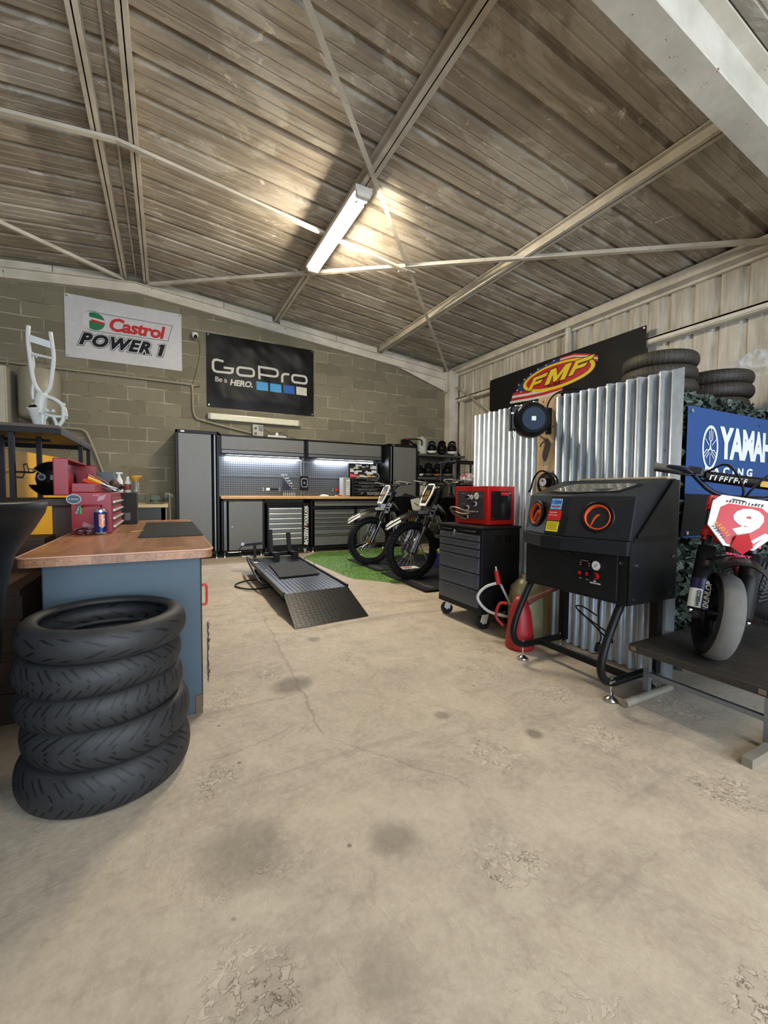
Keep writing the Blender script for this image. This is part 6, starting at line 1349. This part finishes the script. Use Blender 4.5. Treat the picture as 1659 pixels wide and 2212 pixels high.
mb = W(t); mb.lathe([(.008, .06), (.010, .09), (.036, .125), (.046, .14), (.044, .14), (.034, .125), (.007, .09)], 24, 0, Matrix.Translation((-.215, 4.02, 1.06))); mb.build('funnel_cone', M('c8942c', .45), t)
mb = W(t); mb.lathe([(0, 0), (.028, 0), (.032, .006), (.022, .03), (.022, .08), (.018, .09)], 24, 0, Matrix.Translation((-.215, 4.02, 1.06))); mb.build('glass_jar', M('77766c', .15), t)
t = thing('leather_glove', 'brown leather glove lying on the rear corner of the red tool box', 'glove', (-.31, 3.72, 1.067))
o = MB(); o.ell((0, 0, .045), (.035, .07, .045)); 
for k in range(4): o.tube([(-.02+.014*k, .05, .05), (-.02+.015*k, .10, .045), (-.02+.016*k, .13, .02)], .010)
o.tube([(.03, 0, .05), (.055, .03, .04), (.05, .06, .03)], .011); o.build('glove_body', M('3d2620', .7), t)
t.location = (-.33, 3.62, 1.067)
# vice bench by the wall
t = thing('vice_bench', 'pale topped small bench carrying a vice beside the left locker', 'bench', (-.25, 6.2, 0))
mb = W(t); mb.box(-.62, .03, 5.95, 6.6, .865, .905); mb.build('bench_top', M('b7a57e', .5), t, .003)
mb = W(t); mb.box(-.60, .0, 5.97, 6.0, .62, .865); mb.build('front_panel', M('2e3234', .5), t)
for x in (-.58, -.02):
    for y in (6.0, 6.55): mb = W(t); mb.box(x-.03, x+.03, y-.03, y+.03, 0, .865); mb.build('leg', M_PLY, t)
t = thing('bench_vice', 'worn green-grey bench vice on the pale bench', 'vice', (-.1, 6.1, .906))
mb = W(t); mb.box(-.22, -.02, 6.03, 6.18, .906, .93); mb.cyl((-.12, 6.1, .93), (-.12, 6.1, .96), .06); mb.box(-.17, .03, 6.06, 6.15, .955, 1.02); mb.ell((.0, 6.1, 1.0), (.09, .06, .06)); mb.box(-.02, .0, 6.03, 6.18, 1.0, 1.06); mb.build('vice_body', M('4b5040', .5, .2), t, .006)
mb = W(t); mb.box(-.30, -.22, 6.05, 6.16, .96, 1.0); mb.box(-.22, -.205, 6.03, 6.18, .955, 1.03); mb.cyl((-.38, 6.1, .975), (-.22, 6.1, .975), .013); mb.build('vice_jaw', M('565a4a', .5, .2), t, .004)
mb = W(t); mb.cyl((-.375, 6.02, 1.0), (-.375, 6.18, .95), .007); mb.build('tommy_bar', STEEL, t)
tag(MB().cyl((.06, 5.9, .0), (.045, 6.0, 1.02), .012).cyl((.045, 6.0, 1.02), (.03, 6.0, 1.035), .02).build('steel_rod', M('6a6a64', .5, .5)), 'thin grey steel rod leaning between the vice bench and the left locker', 'rod')

# ================================================================== far left: bench, shelf, helmet, frame
t = thing('wooden_bench', 'dark brown wooden bench at the left edge under the steel shelf', 'bench', (-1.3, 3.75, 0))
mb = W(t); mb.box(-2.4, -.545, 3.33, 3.93, .975, 1.022); mb.build('bench_top', M_OLD, t, .004)
mb = W(t); mb.box(-.65, -.55, 3.38, 3.43, 0, .975); mb.build('front_leg', M('4a3524', .6), t)
mb = W(t); mb.box(-.65, -.56, 3.84, 3.90, 0, .975); mb.build('rear_leg', M_OLD, t)
mb = W(t); mb.box(-2.35, -1.2, 3.36, 3.40, .1, .975); mb.build('front_board', M_OLD, t)
t = thing('steel_shelf', 'black steel frame shelf with plywood top carrying the white motorcycle frame', 'shelf', (-1.2, 4.0, 1.02))
mb = W(t); mb.box(-2.4, -.60, 3.38, 4.66, 1.475, 1.493); mb.build('plywood_top', M('4e4031', .6), t)
mb = W(t); 
for a, b in (((-2.4, 3.40), (-.60, 3.40)), ((-.61, 3.39), (-.61, 4.66)), ((-2.4, 4.65), (-.60, 4.65)), ((-1.3, 3.39), (-1.3, 4.66))): mb.bar((a[0], a[1], 1.458), (b[0], b[1], 1.458), .03, .035)
mb.bar((-1.3, 3.9, 1.44), (-.75, 3.9, 1.44), .02, .02); mb.build('top_rail', BLACK, t)
for x, y, z in ((-.85, 3.42, 1.022), (-.615, 4.63, 0), (-.615, 4.24, 0), (-.79, 3.78, 1.022), (-1.0, 3.8, 1.022)):
    mb = W(t); mb.box(x-.014, x+.014, y-.014, y+.014, z, 1.455); mb.build('post', M('171216', .5), t)
# yellow board
t = thing('yellow_board', 'yellow board with black scrawled letters behind the wooden bench', 'board', (-1.03, 4.9, .5))
a, b = Vector((-1.155, 3.95, .35)), Vector((-.92, 5.65, .35)); e = (b-a).normalized(); F = fr(a, e, (0, 0, 1))
L = (b-a).length; F0 = F
mb = W(t); mb.prism([(0, 0), (L, 0), (L, 1.06), (0, 1.05)], .018, fr(a, e, (0, 0, 1)) @ Matrix.Translation((0, 0, -.018))); 
mb.M = mb.M @ F
mb.text('KRO', TR(.62, .48, 0, .001), .28, 1, -.006, .1, 1.1, ex=.0008)
mb.stroke([(.5, .83), (.62, .83), (.66, .88), (.64, .94), (.70, .95), (.74, .88)], .014, .0012, None, 1, False, .001); mb.build('board', [M('d6a30a', .5), M('15110c', .6)], t)
tag(MB().tube([(-1.02, 4.35, 1.22), (-.95, 4.35, 1.22), (-.93, 4.35, 1.25), (-.90, 4.35, 1.25), (-.89, 4.35, 1.20)], .008).cyl((-1.115, 4.35, 1.22), (-1.01, 4.35, 1.22), .008).build('bent_hook', M('2a1c14', .5)), 'bent dark metal hook in front of the yellow board', 'hook')
t = thing('full_face_helmet', 'glossy black full-face helmet on the dark wooden bench', 'helmet', (-.70, 3.72, 1.024))
mb = W(t); v = []; nu, nv = 36, 20
def hf(u, k):
    a = u*2*pi; e_ = -1.15+k*(pi/2+1.15); f_ = 1+.12*max(0, cos(a))*(1 if e_ < 0 else 0)
    return (-.70-.135*cos(e_)*cos(a)*f_, 3.72+.105*cos(e_)*sin(a), 1.154+.125*sin(e_))
for i in range(nu):
    for j in range(nv):
        uc, ec = (i+.5)/nu, -1.15+(j+.5)/nv*(pi/2+1.15); ang = min(uc, 1-uc)*2*pi
        if ang < 1.05 and -.35 < ec < .42: continue
        mb.add([hf(i/nu, j/nv), hf((i+1)/nu, j/nv), hf((i+1)/nu, (j+1)/nv), hf(i/nu, (j+1)/nv)], [(0, 1, 2, 3)], 0, True)
mb.build('shell', M('0b0b0c', .12), t)
mb = W(t); mb.ell((-.69, 3.72, 1.154), (.115, .09, .11)); mb.build('lining', BLACK, t)
mb = W(t); mb.cyl((-.745, 3.612, 1.165), (-.745, 3.605, 1.165), .024, n=20); mb.cyl((-.745, 3.606, 1.165), (-.745, 3.600, 1.165), .012, n=16, mi=1); mb.build('visor_pivot', [M('3b3b3b', .25, .7), BLACK], t)
mb = W(t); mb.tube([(-.745, 3.606, 1.185), (-.79, 3.62, 1.215), (-.83, 3.66, 1.22)], .004); mb.build('visor_edge', M('77726a', .3), t)
# white motorcycle frame on the shelf: tubes joined as one weldment
t = thing('motorcycle_frame', 'white painted bare motorcycle frame standing upright on the steel shelf', 'motorcycle frame', (-.72, 3.6, 1.494))
WP = M('b4b5b0', .4)
def q(px, z, y=3.6): return (-.878+(px-0)*.001937, y, z)
mb = W(t)
mb.tube([q(46, 2.165), q(44, 2.08), q(47, 1.98), q(56, 1.80), q(76, 1.725), q(80, 1.72)], .013, 10)
mb.tube([q(106, 2.145), q(110, 2.06), q(113, 1.98), q(108, 1.88), q(99, 1.77), q(84, 1.72)], .013, 10)
mb.tube([q(56, 1.80), q(52, 1.74), q(53, 1.68)], .010); mb.tube([q(52, 2.0, 3.62), q(56, 1.92, 3.62), q(52, 1.87, 3.62)], .006)
mb.bar(q(47, 2.085), q(112, 2.055), .012, .045, up=(0, 0, 1)); mb.cyl(q(49, 1.985), q(112, 1.97), .009)
mb.add([q(60, 1.985), q(70, 1.98), q(66, 1.955)], [(0, 1, 2)])
mb.build('subframe', WP, t)
mb = W(t); mb.tube([q(80, 1.73), q(75, 1.69), q(70, 1.62), q(66, 1.60)], .032, 12, rr=lambda k: .030+.010*k); mb.cyl(q(55, 1.625, 3.56), q(64, 1.51, 3.62), .030, .026, 20); mb.cyl(q(55, 1.627, 3.56), q(56, 1.617, 3.565), .034, n=20); mb.cyl(q(54.7, 1.6285, 3.558), q(55, 1.6265, 3.56), .024, n=20, mi=1); mb.build('head_tube', [WP, BLACK], t)
mb = W(t)
mb.tube([q(80, 1.71), q(100, 1.705), q(120, 1.685), q(134, 1.655), q(136, 1.60), q(133, 1.555), q(118, 1.505)], .013, 10)
mb.tube([q(78, 1.72, 3.66), q(98, 1.71, 3.72), q(128, 1.66, 3.74), q(132, 1.58, 3.72)], .012, 10)
mb.tube([q(82, 1.70), q(78, 1.60), q(76, 1.51)], .020, 10); mb.tube([q(80, 1.60), q(96, 1.585), q(120, 1.58), q(135, 1.585)], .010)
mb.tube([q(106, 1.585), q(114, 1.54), q(118, 1.505)], .011); mb.tube([q(90, 1.58), q(80, 1.54), q(84, 1.51)], .009)
mb.bar(q(128, 1.665), q(142, 1.665), .02, .02); mb.bar(q(132, 1.60), q(149, 1.595), .02, .022); mb.bar(q(50, 1.66, 3.62), q(60, 1.64, 3.62), .014, .03); mb.cyl(q(86, 1.62), q(96, 1.61), .012); mb.cyl(q(104, 1.62), q(112, 1.61), .012)
mb.cb(q(78, 1.505), (.07, .10, .022)); mb.cb(q(118, 1.503), (.05, .06, .018)); mb.build('main_frame', WP, t)
# wall things behind
t = thing('water_heater', 'beige cylindrical water heater on the block wall behind the white frame', 'water heater', (-1.5, 7.33, 2.05))
mb = W(t); mb.lathe([(0, -.03), (.15, -.02), (.21, .0), (.232, .03), (.232, .62), (.21, .65), (.15, .67), (0, .68)], 40, 0, Matrix.Translation((-1.505, 7.34, 2.06))); mb.build('tank_body', M('8c8877', .4), t)
for x in (-1.58, -1.43): mb = W(t); mb.cyl((x, 7.34, 1.80), (x, 7.34, 2.05), .012); mb.build('water_pipe', M('8c8877', .4), t)
mb = W(t); mb.box(-1.56, -1.45, 7.56, 7.6, 2.2, 2.6); mb.build('bracket', STEEL, t)
t = thing('white_cupboard', 'off-white wall cupboard at the left edge of the block wall', 'cupboard', (-2.3, 7.3, 1.62))
mb = W(t); mb.box(-2.7, -1.80, 7.12, 7.59, 1.62, 2.68); mb.build('cupboard_body', M('9b9788', .5), t, .01)
mb = W(t); mb.box(-2.68, -1.82, 7.10, 7.122, 1.64, 2.66); mb.build('door', M('a5a191', .5), t, .006)
tag(MB().tube([(-1.40, 7.57, 1.98), (-1.12, 7.57, 1.975), (-1.05, 7.57, 1.95), (-.99, 7.57, 1.85), (-.82, 7.57, 1.32), (-.70, 7.57, .95)], .022).build('waste_pipe', M('8a8470', .5)), 'beige pipe bending down the block wall behind the red tool box', 'pipe')
# black tub at the left edge, crates under the bench
t = thing('black_tub', 'large black tapering tub at the left edge beside the tyre stack', 'tub', (-.83, 1.72, 0))
mb = W(t); mb.lathe([(0, .0), (.31, .0), (.325, .02), (.345, .30), (.385, .74), (.41, .86), (.465, .95), (.492, 1.0), (.50, 1.035), (.495, 1.045), (.47, 1.03), (.40, .88), (.36, .70), (0, .55)], 56, 0, Matrix.Translation((-.85, 1.72, 0))); mb.build('tub_body', M('0c0d10', .42), t)
for k, (x0, x1, y0, y1, z1, lb) in enumerate(((-1.25, -.60, 2.45, 3.0, .62, 'dark wooden crate on the floor left of the blue counter'), (-1.2, -.62, 3.02, 3.3, .80, 'dark brown box behind the crate, left of the blue counter'))):
    t = thing('wooden_crate', lb, 'crate', ((x0+x1)/2, (y0+y1)/2, 0))
    mb = W(t); mb.box(x0, x1, y0, y1, 0, z1); mb.build('crate_body', M_OLD, t, .004)
    for j in range(4): mb = W(t); mb.box(x0-.01, x1+.012, y0-.012, y0, .04+z1*.24*j, .04+z1*.24*j+z1*.17); mb.build('slat', M('3a2a1f', .7), t)
